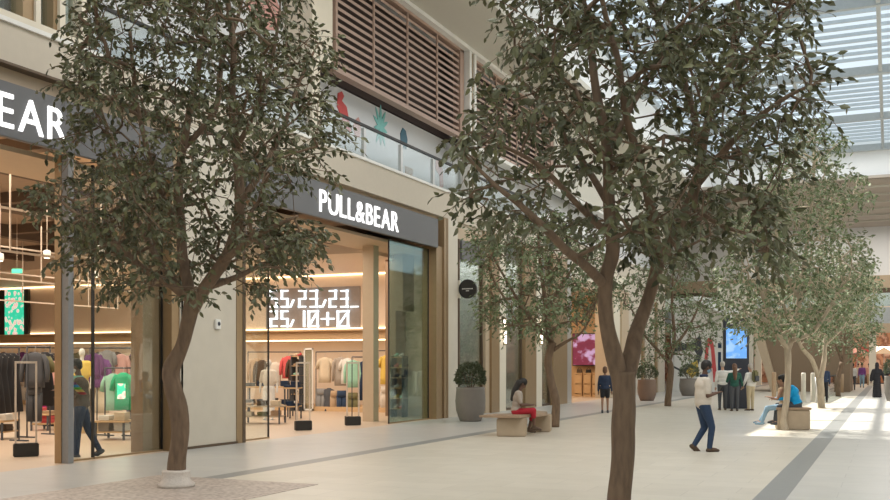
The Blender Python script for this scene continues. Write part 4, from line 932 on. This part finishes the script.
# seated woman in red
p = at(519, 436, 23.1)
person('woman with long black hair in grey top and red skirt sitting on the curved bench', (p.x-0.10, p.y+0.05, 0), RZR-0.05, 1.66, 0.60,
    lean=(0, 0.16, 1), head=(0, 0.75, 1), arms=[((-.1, .22, -1), (.35, 1, .0)), ((.1, .22, -1), (-.35, 1, .0))],
    legs=[((-.05, 1, -.06), (0, -.28, -1), (0, 1, -.1)), ((.08, 1, .12), (-.05, .05, -1), (0, 1, -.1))],
    hair=('hair_black', 'long'), top='c_stone', bottom='c_red', shoes='c_brown', sleeve='short', leglen='mid', vox=0.013)
# navy jacket person
p = gp(605, 413)
person('person in navy jacket and dark shorts walking away near the further shop', (p.x, p.y, 0), YAW*0.6, 1.56, 0.93, head=(0, 0.05, 1),
    arms=[((-.22, -.05, -1), (-.05, .1, -1)), ((.22, .1, -1), (.05, .2, -1))], legs=[((-.03, -.15, -1), (0, -.25, -1), (0, 1, -.4)), ((.03, .12, -1), (0, 0, -1))],
    hair=('hair_brown', 'bob'), top='c_navy', bottom='c_black', shoes='c_charcoal', leglen='short', skin='skin_mid', girth=1.1)
# kiosk group
for (px, py, H, lab, kw) in ((722.5, 410, 1.74, 'grey haired person in white shirt at the kiosk, left of the green top', dict(top='c_white', bottom='c_charcoal', hair=('hair_grey', 'short'), skin='skin_pale', arms=[((-.2, .0, -1), (0, .3, -1)), ((.75, .45, .1), (.8, .5, .3))])),
                            (734.5, 411, 1.66, 'woman in dark green top standing with her back turned before the kiosk', dict(top='c_forest', bottom='c_charcoal', hair=('hair_brown', 'long'), skin='skin_mid', arms=[((-.3, .3, -1), (.2, .8, .4)), ((.35, .3, -1), (.3, .6, -.6))])),
                            (743, 408, 1.70, 'person in dark clothes between the green top and the cream shirt at the kiosk', dict(top='c_black', bottom='c_black', hair=('hair_black', 'short'), skin='skin_mid')),
                            (750.5, 410.5, 1.66, 'person in cream shirt and khaki trousers with a dark backpack at the kiosk', dict(top='c_white', bottom='c_khaki', hair=('hair_grey', 'short'), skin='skin_pale', arms=[((-.3, .1, -1), (.1, .6, -.8)), ((.25, .0, -1), (.1, .3, -1))]))):
    p = gp(px, py); r, _, _, _ = person(lab, (p.x, p.y, 0), YAW*0.8 if px < 749 else YAW+0.5, H, 0.93, head=(0, 0.1, 1), vox=0.015, shoes='c_brown', girth=1.05, **kw)
    if px > 750:
        b = thing('backpack', 'dark backpack on the back of the cream shirted person at the kiosk', 'bag'); b.location = r.location; b.rotation_euler = r.rotation_euler
        MB().bbox((0.02, -0.20, 1.22), (0.26, 0.15, 0.42), 0.05).build('bag_body', 'c_olive', b); MB().bbox((0.02, -0.29, 1.14), (0.2, 0.05, 0.2), 0.02).build('pocket', 'c_charcoal', b)
# seated pair on right bench
p = at(793, 431, 24.9)
person('person in bright blue jacket sitting bent forward on the right bench', (p.x+0.02, p.y+0.42, 0), RZL-0.1, 1.70, 0.66, lean=(0, 0.32, 1), head=(0, 0.7, 1),
    arms=[((-.1, .5, -1), (.2, 1, -.1)), ((.1, .5, -1), (-.2, 1, -.1))], legs=[((-.05, 1, -.05), (0, .1, -1)), ((.05, 1, 0), (0, .15, -1))],
    top='c_blue', bottom='c_charcoal', shoes='c_charcoal', skin='skin_mid', girth=1.5, hair=('hair_black', 'short'))
p = at(779.5, 431, 25.1)
person('person in brown sleeveless top and pale jeans sitting on the right bench', (p.x+0.08, p.y+0.25, 0), RZL-0.4, 1.62, 0.66, lean=(0, 0.1, 1), head=(0, 0.1, 1),
    arms=[((-.3, .4, -1), (.5, 1, .2)), ((.3, .4, -1), (-.5, 1, .2))], legs=[((-.1, 1, -.1), (0, .35, -1)), ((.1, 1, -.15), (0, .6, -1))],
    top='c_tan', bottom='c_paledenim', shoes='c_paledenim', sleeve='none', skin='skin_mid', hair=('hair_black', 'short'))
# black robed woman and the far walkers
p = gp(877, 397.5)
person('woman in long black robe and headscarf walking along the right side', (p.x, p.y, 0), 0.1, 1.72, 0.93, robe='c_black', hair=('c_black', 'scarf'), shoes='c_black', skin='skin_mid',
    arms=[((-.25, .05, -1), (-.1, .2, -1)), ((.45, .1, -1), (.3, .2, -1))], vox=0.016)
far = [(824.5, 402, 'c_navy', 'c_black', 'dark clothed person standing just behind the tree trunk by the glass railing', PI),
       (853, 390, 'c_white', 'c_charcoal', 'far walker in white top and dark trousers on the walkway', 0),
       (862, 387.5, 'c_plum', 'c_paledenim', 'far walker in purple top and pale trousers', PI),
       (845, 385.5, 'c_coral', 'c_charcoal', 'distant person in coral top left of the white topped walker', 0.3),
       (869, 385, 'c_pink', 'c_tan', 'distant person in pink top beside the robed woman', 2.8),
       (886.5, 384.5, 'c_navy', 'c_black', 'distant person in navy at the right edge of the photo', 0),
       (836, 384.5, 'c_orange', 'c_brown', 'distant person in orange top beyond the railing end', 1.2),
       (858, 384, 'c_cream', 'c_tan', 'distant person in cream between the white and purple tops', 3.0)]
for i, (px, py, a, b, lab, rz) in enumerate(far):
    p = gp(px, py)
    st = 0.22 if i in (1, 2) else 0.06
    person(lab, (p.x, p.y, 0), rz, 1.66+0.03*(i % 3), 0.93, top=a, bottom=b, skin='skin_mid', hair=('hair_black', 'short'), vox=0.024, legs=[((-.03, st, -1), (0, 0, -1)), ((.03, -st, -1), (0, -st, -1))], shoes='c_brown')
# shop man with duster
p = gp(77, 457)
person('shop worker in brown polo and dark jeans walking inside the left glass', (p.x-0.0, p.y+0.1, 0), RZL+0.15, 1.76, 0.915, lean=(0, 0.05, 1), head=(0, 0.4, 1),
    arms=[((-.1, .25, -1), (.2, 1, .35)), ((.15, .35, -1), (-.1, 1, -.05))], legs=[((-.02, .10, -1), (0, .05, -1)), ((.02, -.25, -1), (0, -.55, -1), (0, 1, -.5))],
    top='c_brown', bottom='c_navy', shoes='c_charcoal', sleeve='short', mask='c_white', vox=0.010, girth=1.08, toph=1.2)
a = at(83, 394, 17.5); b = at(71, 382, 17.35)
t = thing('feather_duster', 'rainbow coloured duster held out by the shop worker', 'duster')
cols = ['c_red', 'c_yellow', 'c_green', 'c_blue', 'c_plum']; mat('c_lime', (0.10, 0.50, 0.05), 0.8)
for i in range(5):
    m = MB(); q0 = a.lerp(b, i/5); q1 = a.lerp(b, (i+1)/5)
    for j in range(4): m.lathe([(0.02, -0.012), (0.075, 0), (0.02, 0.012)], q0.lerp(q1, j/4), n=14)
    m.build('tuft', cols[i] if i != 2 else 'c_lime', t)
MB().tube([b, b+(b-a)*0.6], 0.012, 8).build('handle', 'c_tan', t)
a = at(78, 383, 17.75)
tag(MB().bbox(tuple(a), (0.05, 0.24, 0.26), 0.01).build('folded_cloth', 'c_mint'), 'pale green folded cloth in the shop worker\'s arm', 'cloth')

# ================================================================== CLOTHES
HL = {}
def garment_mesh(kind, h):
    """front faces -Y, hangs from z=0 (collar) down to -h"""
    key = (kind, round(h, 1))
    if key in HL: return HL[key]
    m = MB(); n = 20; rnd = random.Random(hash(kind) % 97+int(h*10))
    def sheet(prof, cx=0, sq=0.38, fold=0.10):
        vs = []; fs = []
        for (w, z) in prof:
            for k in range(n):
                a = 2*PI*k/n; fr = 1+fold*min(1, -z/0.5)*math.sin(a*5+z*2)
                x = abs(math.cos(a))**0.75*math.copysign(1, math.cos(a)); vs.append((cx+w*x*fr, w*sq*math.sin(a)*fr, z))
        for i in range(len(prof)-1):
            for k in range(n): fs.append((i*n+k, i*n+(k+1) % n, (i+1)*n+(k+1) % n, (i+1)*n+k))
        fs.append(tuple(range(n))[::-1]); fs.append(tuple(range((len(prof)-1)*n, len(prof)*n))); m.add(vs, fs, 0, True)
    if kind == 'trousers':
        sheet([(.17, -.02), (.18, -.12), (.19, -.24)]); 
        for s in (-1, 1): sheet([(.10, -.2), (.10, -h*.5), (.085, -h)], s*0.095, 0.5)
    elif kind == 'dress':
        sheet([(.06, 0), (.10, -.03), (.19, -.07), (.17, -.3), (.15, -.42), (.19, -.7), (.24, -h)])
    else:
        sheet([(.06, 0.0), (.10, -.02), (.20, -.07), (.22, -.14), (.21, -.3), (.21, -h*.7), (.215, -h)])
        for s in (-1, 1): m.tube([(s*.17, 0, -.07), (s*.25, -0.01, -.22), (s*.28, -0.03, -.42), (s*.28, -0.04, -h*.85 if kind == 'jacket' else -.38)], [.06, .062, .055, .045], 10)
    HL[key] = m; return m
gn = {}
def hang(px, py, d, kind, h, m, label, rz=0.0, group=None, cat=None, hook=True):
    q = at(px, py, d); t = thing({'trousers': 'hanging_trousers', 'dress': 'hanging_dress', 'shirt': 'hanging_shirt', 'jacket': 'hanging_jacket'}[kind], label, cat or kind, q, YAW*0.7+rz, group)
    key = (kind, round(h, 1), m)
    if key not in gn: gn[key] = garment_mesh(kind, h).mesh('fabric', m)
    o = bpy.data.objects.new('fabric', gn[key]); COL.objects.link(o); o.parent = t
    if hook:
        if 'hk' not in gn: gn['hk'] = MB().tube([(-.2, 0, -.09), (-.1, 0, -.03), (0, 0, 0.0), (.1, 0, -.03), (.2, 0, -.09)], .008, 5).tube([(0, 0, 0), (0, 0, .07), (.02, 0, .1), (.0, 0, .12)], .006, 5).mesh('hanger', 'steel')
        o = bpy.data.objects.new('hanger', gn['hk']); COL.objects.link(o); o.parent = t
    return t
def rail(a, b, label, legs=True):
    t = thing('clothes_rail', label, 'rail'); a = V(a); b = V(b)
    MB().tube([a, b], 0.018, 8).build('bar', 'c_charcoal', t)
    if legs:
        for q in (a, b):
            MB().tube([q, V((q.x, q.y, 0.02))], 0.016, 8).build('upright', 'c_charcoal', t)
            MB().box(q.x-0.25, q.x+0.25, q.y-0.03, q.y+0.03, 0, 0.03).build('foot', 'c_charcoal', t)
    return t
cn = lambda m: {'c_coral': 'coral red', 'c_navy': 'navy', 'c_paledenim': 'pale denim', 'c_denim': 'dark denim', 'c_offwhite': 'off-white', 'c_stone': 'stone grey', 'c_plum': 'plum'}.get(m, m[2:])
# left opening: black coats at the left edge
for i, px in enumerate((-6, 0, 6, 12)):
    hang(px, 353, 20.5+i*0.25, 'dress', 1.25, 'c_black', 'long black coat, %s on the near rail at the left photo edge' % ('hanging first', 'second', 'third', 'fourth')[i], rz=1.1, group='black coats on the near rail', cat='coat')
rail(at(-14, 347.5, 20.2), at(19, 347.5, 21.4), 'dark clothes rail carrying black coats at the left photo edge')
# outfit on rail behind the gate
hang(35, 352, 22.5, 'jacket', 0.8, 'c_charcoal', 'charcoal jacket hanging directly behind the left security gate', rz=0.2)
hang(34, 384, 22.6, 'trousers', 0.85, 'c_charcoal', 'charcoal trousers hanging under the charcoal jacket behind the left gate', hook=False)
hang(40, 354, 23.0, 'shirt', 0.6, 'c_olive', 'olive shirt beside the charcoal jacket behind the left gate', rz=0.6)
hang(45, 352, 23.3, 'dress', 1.2, 'c_black', 'long black dress right of the olive shirt', rz=0.5)
rail(at(27, 347, 22.4), at(50, 347, 23.4), 'dark clothes rail behind the left security gate')
for px, py, d, k, h, m, lab in ((47, 360, 27, 'shirt', .65, 'c_cream', 'cream shirt on the middle rail left of the bronze door post'), (53, 361, 27, 'shirt', .65, 'c_pink', 'pink shirt touching the cream one left of the bronze door post'),
        (42, 388, 27, 'dress', .8, 'c_magenta', 'magenta dress low on the rail left of the bronze door post'), (52, 388, 27.2, 'trousers', 1.0, 'c_cream', 'cream trousers below the pink shirt'), (44.5, 362, 27.1, 'jacket', .7, 'c_white', 'white jacket behind the cream shirt'),
        (53, 392, 26.5, 'dress', .9, 'c_black', 'short black dress by the foot of the bronze door post'),
        (94, 353, 27, 'jacket', .7, 'c_purple', 'purple jacket seen above the shop worker\'s shoulder'), (101, 358, 27, 'jacket', .75, 'c_plum', 'plum jacket between the purple jacket and the green shirts'),
        (101, 376, 27.1, 'dress', 1.0, 'c_cream', 'long cream dress right of the shop worker'), (107, 350, 28, 'shirt', .6, 'c_grey', 'grey shirt behind the green shirts'),
        (113.5, 373.5, 23, 'shirt', .85, 'c_mint', 'mint green shirt beside the bright green one'), (123.5, 372.5, 22.8, 'shirt', .85, 'c_green', 'bright green shirt with a printed patch on its front'),
        (121, 354, 28, 'jacket', .7, 'c_pink', 'dusty pink jacket above the green shirts'), (131, 356, 28, 'jacket', .8, 'c_brown', 'dark brown jacket right of the bright green shirt'),
        (133, 384, 27, 'trousers', 1.1, 'c_charcoal', 'charcoal trousers below the dark brown jacket')):
    g = hang(px, py, d, k, h, m, lab, rz=-0.1 if px > 90 else 0.3)
    if m == 'c_green': MB().prism([(-0.1, -0.25), (0.1, -0.25), (0.1, -0.6), (-0.1, -0.6)], 'y', -0.10, -0.085).build('printed_patch', 'green_screen', g)
rail(at(38, 354, 27), at(60, 354, 27.5), 'middle clothes rail ending behind the bronze door post')
rail(at(38, 385, 27), at(60, 385, 27.3), 'low clothes rail behind the bronze door post')
rail(at(97, 372, 27), at(105, 372, 27.2), 'short clothes rail right of the shop worker')
rail(at(90, 348, 27), at(134, 348, 28), 'long clothes rail seen through the glass behind the shop worker')
rail(at(105, 368, 23), at(131, 368, 22.8), 'low clothes rail holding the two green shirts')
# back wall rows: upper and lower
rnd = random.Random(4)
row = ['c_white', 'c_brown', 'c_cream', 'c_plum', 'c_denim', 'c_tan', 'c_offwhite', 'c_navy', 'c_pink', 'c_olive', 'c_stone', 'c_charcoal']
for i, px in enumerate([-6+9.5*k for k in range(16)]):
    q = onY(px, 350, 30.9); d = -sn*q.x+cs*q.y
    m = row[i % 12]; k = ('jacket', 'shirt')[i % 2]
    hang(px, 352, d, k, 0.8, m, '%s %s on the left bay\'s upper back rail%s' % (cn(m), k, ', further right' if i >= 12 else ''))
    m2 = row[(i*5+3) % 12]
    hang(px+3, 380, d-0.3, 'trousers', 0.95, m2, '%s trousers under the %s %s on the back rail%s' % (cn(m2), cn(m), k, ', further right' if i >= 12 else ''), hook=False)
a = onY(-10, 347.5, 30.9); b = onY(142, 348.5, 30.9)
rail(a, b, 'long wall rail across the back of the left bay', False)
# right bay
spec = [(256, 358, 'jacket', .95, 'c_tan', 'tan jacket hanging at the left end of the middle bay'), (262, 360, 'jacket', .9, 'c_brown', 'brown jacket right of the tan one behind the glass'),
        (275, 362, 'shirt', .9, 'c_offwhite', 'off-white shirt left of the coral red jacket'), (288.5, 356, 'jacket', .85, 'c_coral', 'coral red jacket hanging in the middle bay'), (294.5, 358, 'jacket', .8, 'c_brown', 'brown jacket close behind the coral red one'),
        (325, 357, 'shirt', .95, 'c_cream', 'cream shirt right of the white mirror frame'), (341, 357, 'jacket', 1.0, 'c_stone', 'stone grey jacket right of the cream shirt'),
        (347.5, 358, 'shirt', .9, 'c_white', 'white patterned shirt between the grey jacket and the green one'), (353, 360, 'jacket', .9, 'c_mint', 'soft green jacket left of the long navy coat'),
        (387, 355, 'shirt', 1.0, 'c_yellow', 'yellow shirt right of the brown column'), (321, 388, 'trousers', .95, 'c_grey', 'grey trousers under the cream shirt'), (329, 388, 'dress', .95, 'c_charcoal', 'charcoal skirt beside the grey trousers'),
        (335.5, 390, 'trousers', .9, 'c_tan', 'tan trousers beside the charcoal skirt'), (342, 390, 'trousers', .95, 'c_denim', 'dark denim trousers under the stone grey jacket'), (353, 392, 'trousers', .85, 'c_olive', 'olive trousers under the soft green jacket'),
        (386, 386, 'trousers', .95, 'c_offwhite', 'off-white trousers under the yellow shirt')]
for px, py, k, h, m, lab in spec:
    q = onY(px, py, 30.3); hang(px, py, -sn*q.x+cs*q.y, k, h, m, lab, hook=py < 370)
hang(366, 360, 31.0, 'dress', 1.25, 'c_navy', 'long navy coat left of the brown column', rz=0.5, cat='coat')
rail(onY(248, 352, 30.4), onY(301, 352, 30.4), 'short clothes rail over the tan and coral jackets', True)
rail(onY(316, 352, 30.4), onY(392, 350.5, 30.4), 'wide clothes rail behind the brown column', True)
rail(at(352, 357, 31), at(371, 357, 31), 'small clothes rail holding the long navy coat')
# mirror frame
a = onY(304, 415, 30.1); b = onY(313, 348, 30.1)
t = thing('mirror_frame', 'tall white framed mirror in the middle bay', 'mirror')
MB().box(a.x, a.x+0.035, 30.08, 30.13, 0.02, b.z).box(b.x-0.035, b.x, 30.08, 30.13, 0.02, b.z).box(a.x, b.x, 30.08, 30.13, b.z-0.06, b.z).box(a.x, b.x, 30.08, 30.13, 0.02, 0.08).build('frame', 'white_trim', t)
MB().box(a.x+0.05, b.x-0.05, 30.1, 30.11, 0.08, b.z-0.06).build('mirror_glass', 'window_glass', t)
# shelf rack with shoes beside it
for (x0, x1, y, lab, ztop) in ((291, 300, 29.9, 'narrow shoe rack left of the white mirror frame', 1.95), (391, 403, 27.7, 'tall shelf rack at the right end of the store', 1.9)):
    a = onY(x0, 400, y).x; b = onY(x1, 400, y).x; t = thing('shelf_rack', lab, 'shelf')
    for xx in (a, b-0.03): MB().box(xx, xx+0.03, y-0.03, y+0.35, 0, ztop).build('side_frame', 'c_charcoal', t)
    k = 6
    for i in range(k):
        z = 0.25+i*(ztop-0.3)/(k-1); MB().box(a, b, y-0.03, y+0.35, z, z+0.02).build('shelf', 'wood_light', t)
        for j in range(2):
            xx = a+(b-a)*(0.3+0.42*j); mm = ['c_white', 'c_tan', 'c_brown', 'c_cream', 'c_coral', 'c_yellow', 'c_mint'][(i*2+j+(3 if x0 > 350 else 0)) % 7]
            s = MB().ell((xx, y+0.12, z+0.06), (0.05, 0.13, 0.045), n=10).ell((xx, y+0.2, z+0.09), (0.045, 0.06, 0.06), n=10)
            tag(s.build('shoe', mm), '%s shoe on the %s, %s shelf, %s side' % (mm[2:], lab.split(' left')[0].split(' at')[0], ('lowest', 'second', 'third', 'fourth', 'fifth', 'top')[i], ('left', 'right')[j]), 'shoe', 'shoes on the '+lab.split(' left')[0].split(' at')[0])
# low tables with folded stacks
def table(px0, px1, d, h, label, seed, cols, m='wood_light'):
    a = at(px0, 400, d); b = at(px1, 400, d); c = (a+b)/2; w = (b-a).length; t = thing('display_table', label, 'table', (c.x, c.y, 0), YAW*0.8)
    MB().bbox((0, 0, h-0.02), (w, 0.75, 0.04), 0.005).build('table_top', m, t); MB().bbox((0, 0, h*0.4), (w*0.94, 0.68, 0.03), 0.005).build('lower_shelf', m, t)
    for sx in (-1, 1):
        for sy in (-1, 1): MB().box(sx*(w/2-0.04)-0.02, sx*(w/2-0.04)+0.02, sy*0.33-0.02, sy*0.33+0.02, 0, h-0.04).build('leg', 'c_charcoal', t)
    r = random.Random(seed); n = max(2, int(w/0.33)); Rz = Matrix.Rotation(YAW*0.8, 3, 'Z')
    for lvl, z0 in (('top', h), ('shelf', h*0.4+0.02)):
        for i in range(n):
            mm = cols[(i+seed+(2 if lvl == 'shelf' else 0)) % len(cols)]; x = -w/2+w*(i+0.5)/n; kk = r.randint(2, 5)
            st = MB()
            for q in range(kk): st.bbox((r.uniform(-.01, .01), -0.1+r.uniform(-.01, .01), 0.02+q*0.035), (0.25, 0.32, 0.032), 0.01)
            pz = Rz@V((x, 0, 0)); o = st.build('folded_clothes', mm, None, (c.x+pz.x, c.y+pz.y, z0), YAW*0.8)
            tag(o, '%s folded stack on the %s of the %s' % (('leftmost', 'second', 'third', 'fourth', 'fifth', 'sixth', 'seventh')[i], 'top' if lvl == 'top' else 'lower shelf', label), 'clothes', 'folded clothes on '+label)
table(245, 292, 31.5, 0.95, 'wooden table in the middle bay', 1, ['c_denim', 'c_charcoal', 'c_navy', 'c_grey'])
table(243, 284, 27.8, 0.5, 'low table behind the narrow glass panel', 2, ['c_cream', 'c_olive', 'c_tan', 'c_brown'], 'bench_stone')
table(100, 132, 22.0, 0.42, 'low table under the green shirts', 3, ['c_white', 'c_cream', 'c_stone'])
table(-8, 12, 22.0, 0.42, 'low table at the left photo edge', 4, ['c_cream', 'c_brown', 'c_white'])
table(36, 56, 25.0, 0.42, 'low table by the bronze door post', 5, ['c_tan', 'c_white', 'c_coral'])
table(286, 300, 30, 0.95, 'small table below the coral jacket', 6, ['c_denim', 'c_navy'])
# mannequins
def mannequin(px, d, label, top, bottom, base=0.0):
    q = at(px, 400, d); t = thing('mannequin', label, 'mannequin', (q.x, q.y, base), YAW*0.7)
    m = MB(); m.ell((0, 0, 1.68), (.075, .09, .11)); m.cap((0, 0, 1.45), (0, 0, 1.62), .05, .045)
    for s in (-1, 1): m.cap((s*.09, 0, .92), (s*.1, -.02, .5), .08, .055); m.cap((s*.1, -.02, .5), (s*.1, 0, .09), .055, .035); m.cap((s*.1, 0, .05), (s*.11, -.14, .035), .035, .03); m.cap((s*.18, 0, 1.40), (s*.25, 0, 1.1), .05, .04); m.cap((s*.25, 0, 1.1), (s*.26, -.06, .82), .038, .03)
    m.ell((0, 0, 1.2), (.17, .11, .28)); m.ell((0, 0, .95), (.165, .12, .14)); remesh(m, 'body', 'c_white', t, 0.02, 2)
    m = MB().ell((0, 0, 1.2), (.2, .14, .3)).cap((-.15, 0, 1.41), (.15, 0, 1.41), .08, .08)
    for s in (-1, 1): m.cap((s*.18, 0, 1.4), (s*.24, 0, 1.15), .075, .065)
    remesh(m, 'shirt', top, t, 0.02, 2)
    m = MB().ell((0, 0, .93), (.185, .14, .13))
    for s in (-1, 1): m.cap((s*.09, 0, .9), (s*.1, 0, .14), .105, .08)
    remesh(m, 'trousers', bottom, t, 0.02, 2); MB().lathe([(.2, 0), (.2, .012)]).build('base_plate', 'steel', t)
mannequin(82, 24.3, 'mannequin in yellow top standing behind the shop worker', 'c_yellow', 'c_cream', 0.25)
tag(MB().box(at(82, 400, 24.3).x-0.45, at(82, 400, 24.3).x+0.45, at(82, 400, 24.3).y-0.45, at(82, 400, 24.3).y+0.45, 0, 0.25).build('podium', 'wood_light'), 'low podium under the mannequin in the yellow top', 'podium')
mannequin(269, 29.5, 'white mannequin in pale clothes behind the narrow glass panel', 'c_offwhite', 'c_white')
# security gates
for px, py, lab in ((21.5, 457, 'black footed security gate at the left shop opening'), (301, 430.5, 'black footed security gate left of the middle opening centre'), (351, 425.5, 'black footed security gate close to the brown column'), (-26, 462, 'black footed security gate just outside the left photo edge')):
    q = gp(px, py); t = thing('security_gate', lab, 'gate', (q.x, q.y+0.1, 0), 0.9)
    k = 1.0
    MB().bbox((0, 0, 0.12), (0.42, 0.16, 0.24), 0.015).build('foot', 'black', t)
    for s in (-1, 1): MB().box(s*0.17-0.015, s*0.17+0.015, -0.02, 0.02, 0.24, 1.68).build('upright', 'pipe', t)
    MB().box(-0.185, 0.185, -0.02, 0.02, 1.66, 1.70).build('top_bar', 'pipe', t)
# hanging pipe frames under the ceiling
for i, (x, lab) in enumerate(((-15.0, 'nearest the doors'), (-17.3, 'second from the doors'), (-20, 'in the middle of the shop'), (-23.5, 'deepest in the shop'))):
    for (ya, yb, w_) in ((5, 15.0, 'left'), (18, 26, 'middle')):
        if w_ == 'middle' and i in (0, 1): continue
        t = thing('pipe_frame', 'pipe frame hung from the ceiling of the %s bay, %s' % (w_, lab), 'frame', (x, ya, 0)); L = yb-ya
        for z in ((4.55, 3.75) if i % 2 == 0 else (4.3, 3.5)): MB().box(-0.02, 0.02, 0, L, z-0.02, z+0.02).build('rail', 'pipe', t)
        nn = int(L/1.25)
        for j in range(nn+1): MB().box(-0.012, 0.012, L*j/nn-0.012, L*j/nn+0.012, 3.5 if i % 2 else 3.75, 5.6).build('hanger_rod', 'pipe', t)
# spotlights
for i, (px, py, d) in enumerate([(47, 258, 22), (0, 261, 22), (101, 253, 22), (96, 277, 30), (24, 341, 38), (5, 341, 38), (36, 341, 38), (50, 341, 38)][:4]):
    q = at(px, py, d); t = thing('spotlight', 'small round ceiling spotlights among the pipe frames', 'lamp', q, 0, 'spotlights in the clothing store')
    MB().lathe([(0.07, 0), (0.08, 0.03), (0.075, 0.16), (0.02, 0.18)], n=14).build('housing', 'white_trim', t); MB().lathe([(0.06, -0.004), (0.06, 0.0)], n=14).build('lens', 'lamp_glow', t)
    MB().tube([(0, 0, 0.18), (0, 0, 5.6-q.z)], 0.01, 6).build('rod', 'pipe', t)
# green digital screen and exit sign
a = onY(0, 335, 31.6); b = onY(27, 289, 31.6)
t = thing('wall_screen', 'green patterned poster screen on the feature wall at the left photo edge', 'screen')
MB().box(a.x-0.1, b.x, 31.66, 31.78, a.z, b.z).build('housing', 'black', t); MB().box(a.x+0.25, b.x-0.25, 31.62, 31.66, a.z, b.z).build('display', 'green_screen', t)
q = at(17, 271, 27); t = thing('exit_sign', 'small green lit exit sign hanging in the left bay', 'sign', q, YAW)
mat('exit_green', (0.05, 0.5, 0.3), 0.4, emit=(0.1, 0.8, 0.45), es=0.9)
MB().bbox((0, 0, 0), (0.28, 0.04, 0.12), 0.008).build('panel', 'exit_green', t); MB().tube([(0, 0, 0.06), (0, 0, 5.6-q.z)], 0.008, 5).build('rod', 'pipe', t)
# far food hall: parasols, counters, menu boards
for i, (px, c, lab) in enumerate(((836, 'c_white', 'white parasol in the far food hall, left one'), (857, 'c_pink', 'pale pink parasol in the far food hall'), (884, 'c_cream', 'cream parasol in the far food hall at the right photo edge'))):
    q = at(px, 382, 79+2.2*i); t = thing('parasol', lab, 'parasol', (q.x, q.y, 0))
    MB().lathe([(0.85, 2.5), (0.75, 2.6), (0.1, 3.0), (0.02, 3.05)], n=8, smooth=False).build('canopy', c, t); MB().tube([(0, 0, 0), (0, 0, 2.95)], 0.03, 8).build('pole', 'steel', t); MB().lathe([(0.3, 0), (0.3, 0.08)], n=16).build('base', 'c_charcoal', t)
for i, (px, d, c, lab) in enumerate(((842, 84, 'c_tan', 'tan counter in the far food hall under the white parasol'), (864, 84, 'c_brown', 'brown counter in the far food hall behind the far walkers'), (883, 84, 'c_orange', 'orange counter in the far food hall near the right photo edge'))):
    q = at(px, 382, d); t = thing('food_counter', lab, 'counter', (q.x, q.y, 0))
    MB().bbox((0, 0, 0.5), (1.3, 0.6, 1.0), 0.02).build('front', c, t); MB().bbox((0, -0.05, 1.03), (1.4, 0.75, 0.05), 0.01).build('counter_top', 'cream', t)
    MB().box(-0.65, 0.65, 0.2, 0.3, 2.6, 3.1).box(-0.65, -0.61, 0.2, 0.3, 1.05, 2.6).box(0.61, 0.65, 0.2, 0.3, 1.05, 2.6).build('menu_board', ('c_cream', 'c_coral', 'lamp_glow')[i], t)
q = at(829, 347, 72); t = thing('hanging_sign', 'dark hanging sign with pale marks above the railing', 'sign', q, 0)
MB().bbox((0, 0, 0.1), (1.5, 0.1, 1.0), 0.02).build('panel', 'black', t)
m = MB()
for k in range(5): m.box(-0.62+k*0.26, -0.44+k*0.26, -0.06, -0.052, -0.1, 0.35)
m.build('lettering', 'white_trim', t)
MB().box(-0.62, -0.58, -0.02, 0.02, 0.6, 12-q.z).box(0.58, 0.62, -0.02, 0.02, 0.6, 12-q.z).build('suspension_rod', 'steel', t)
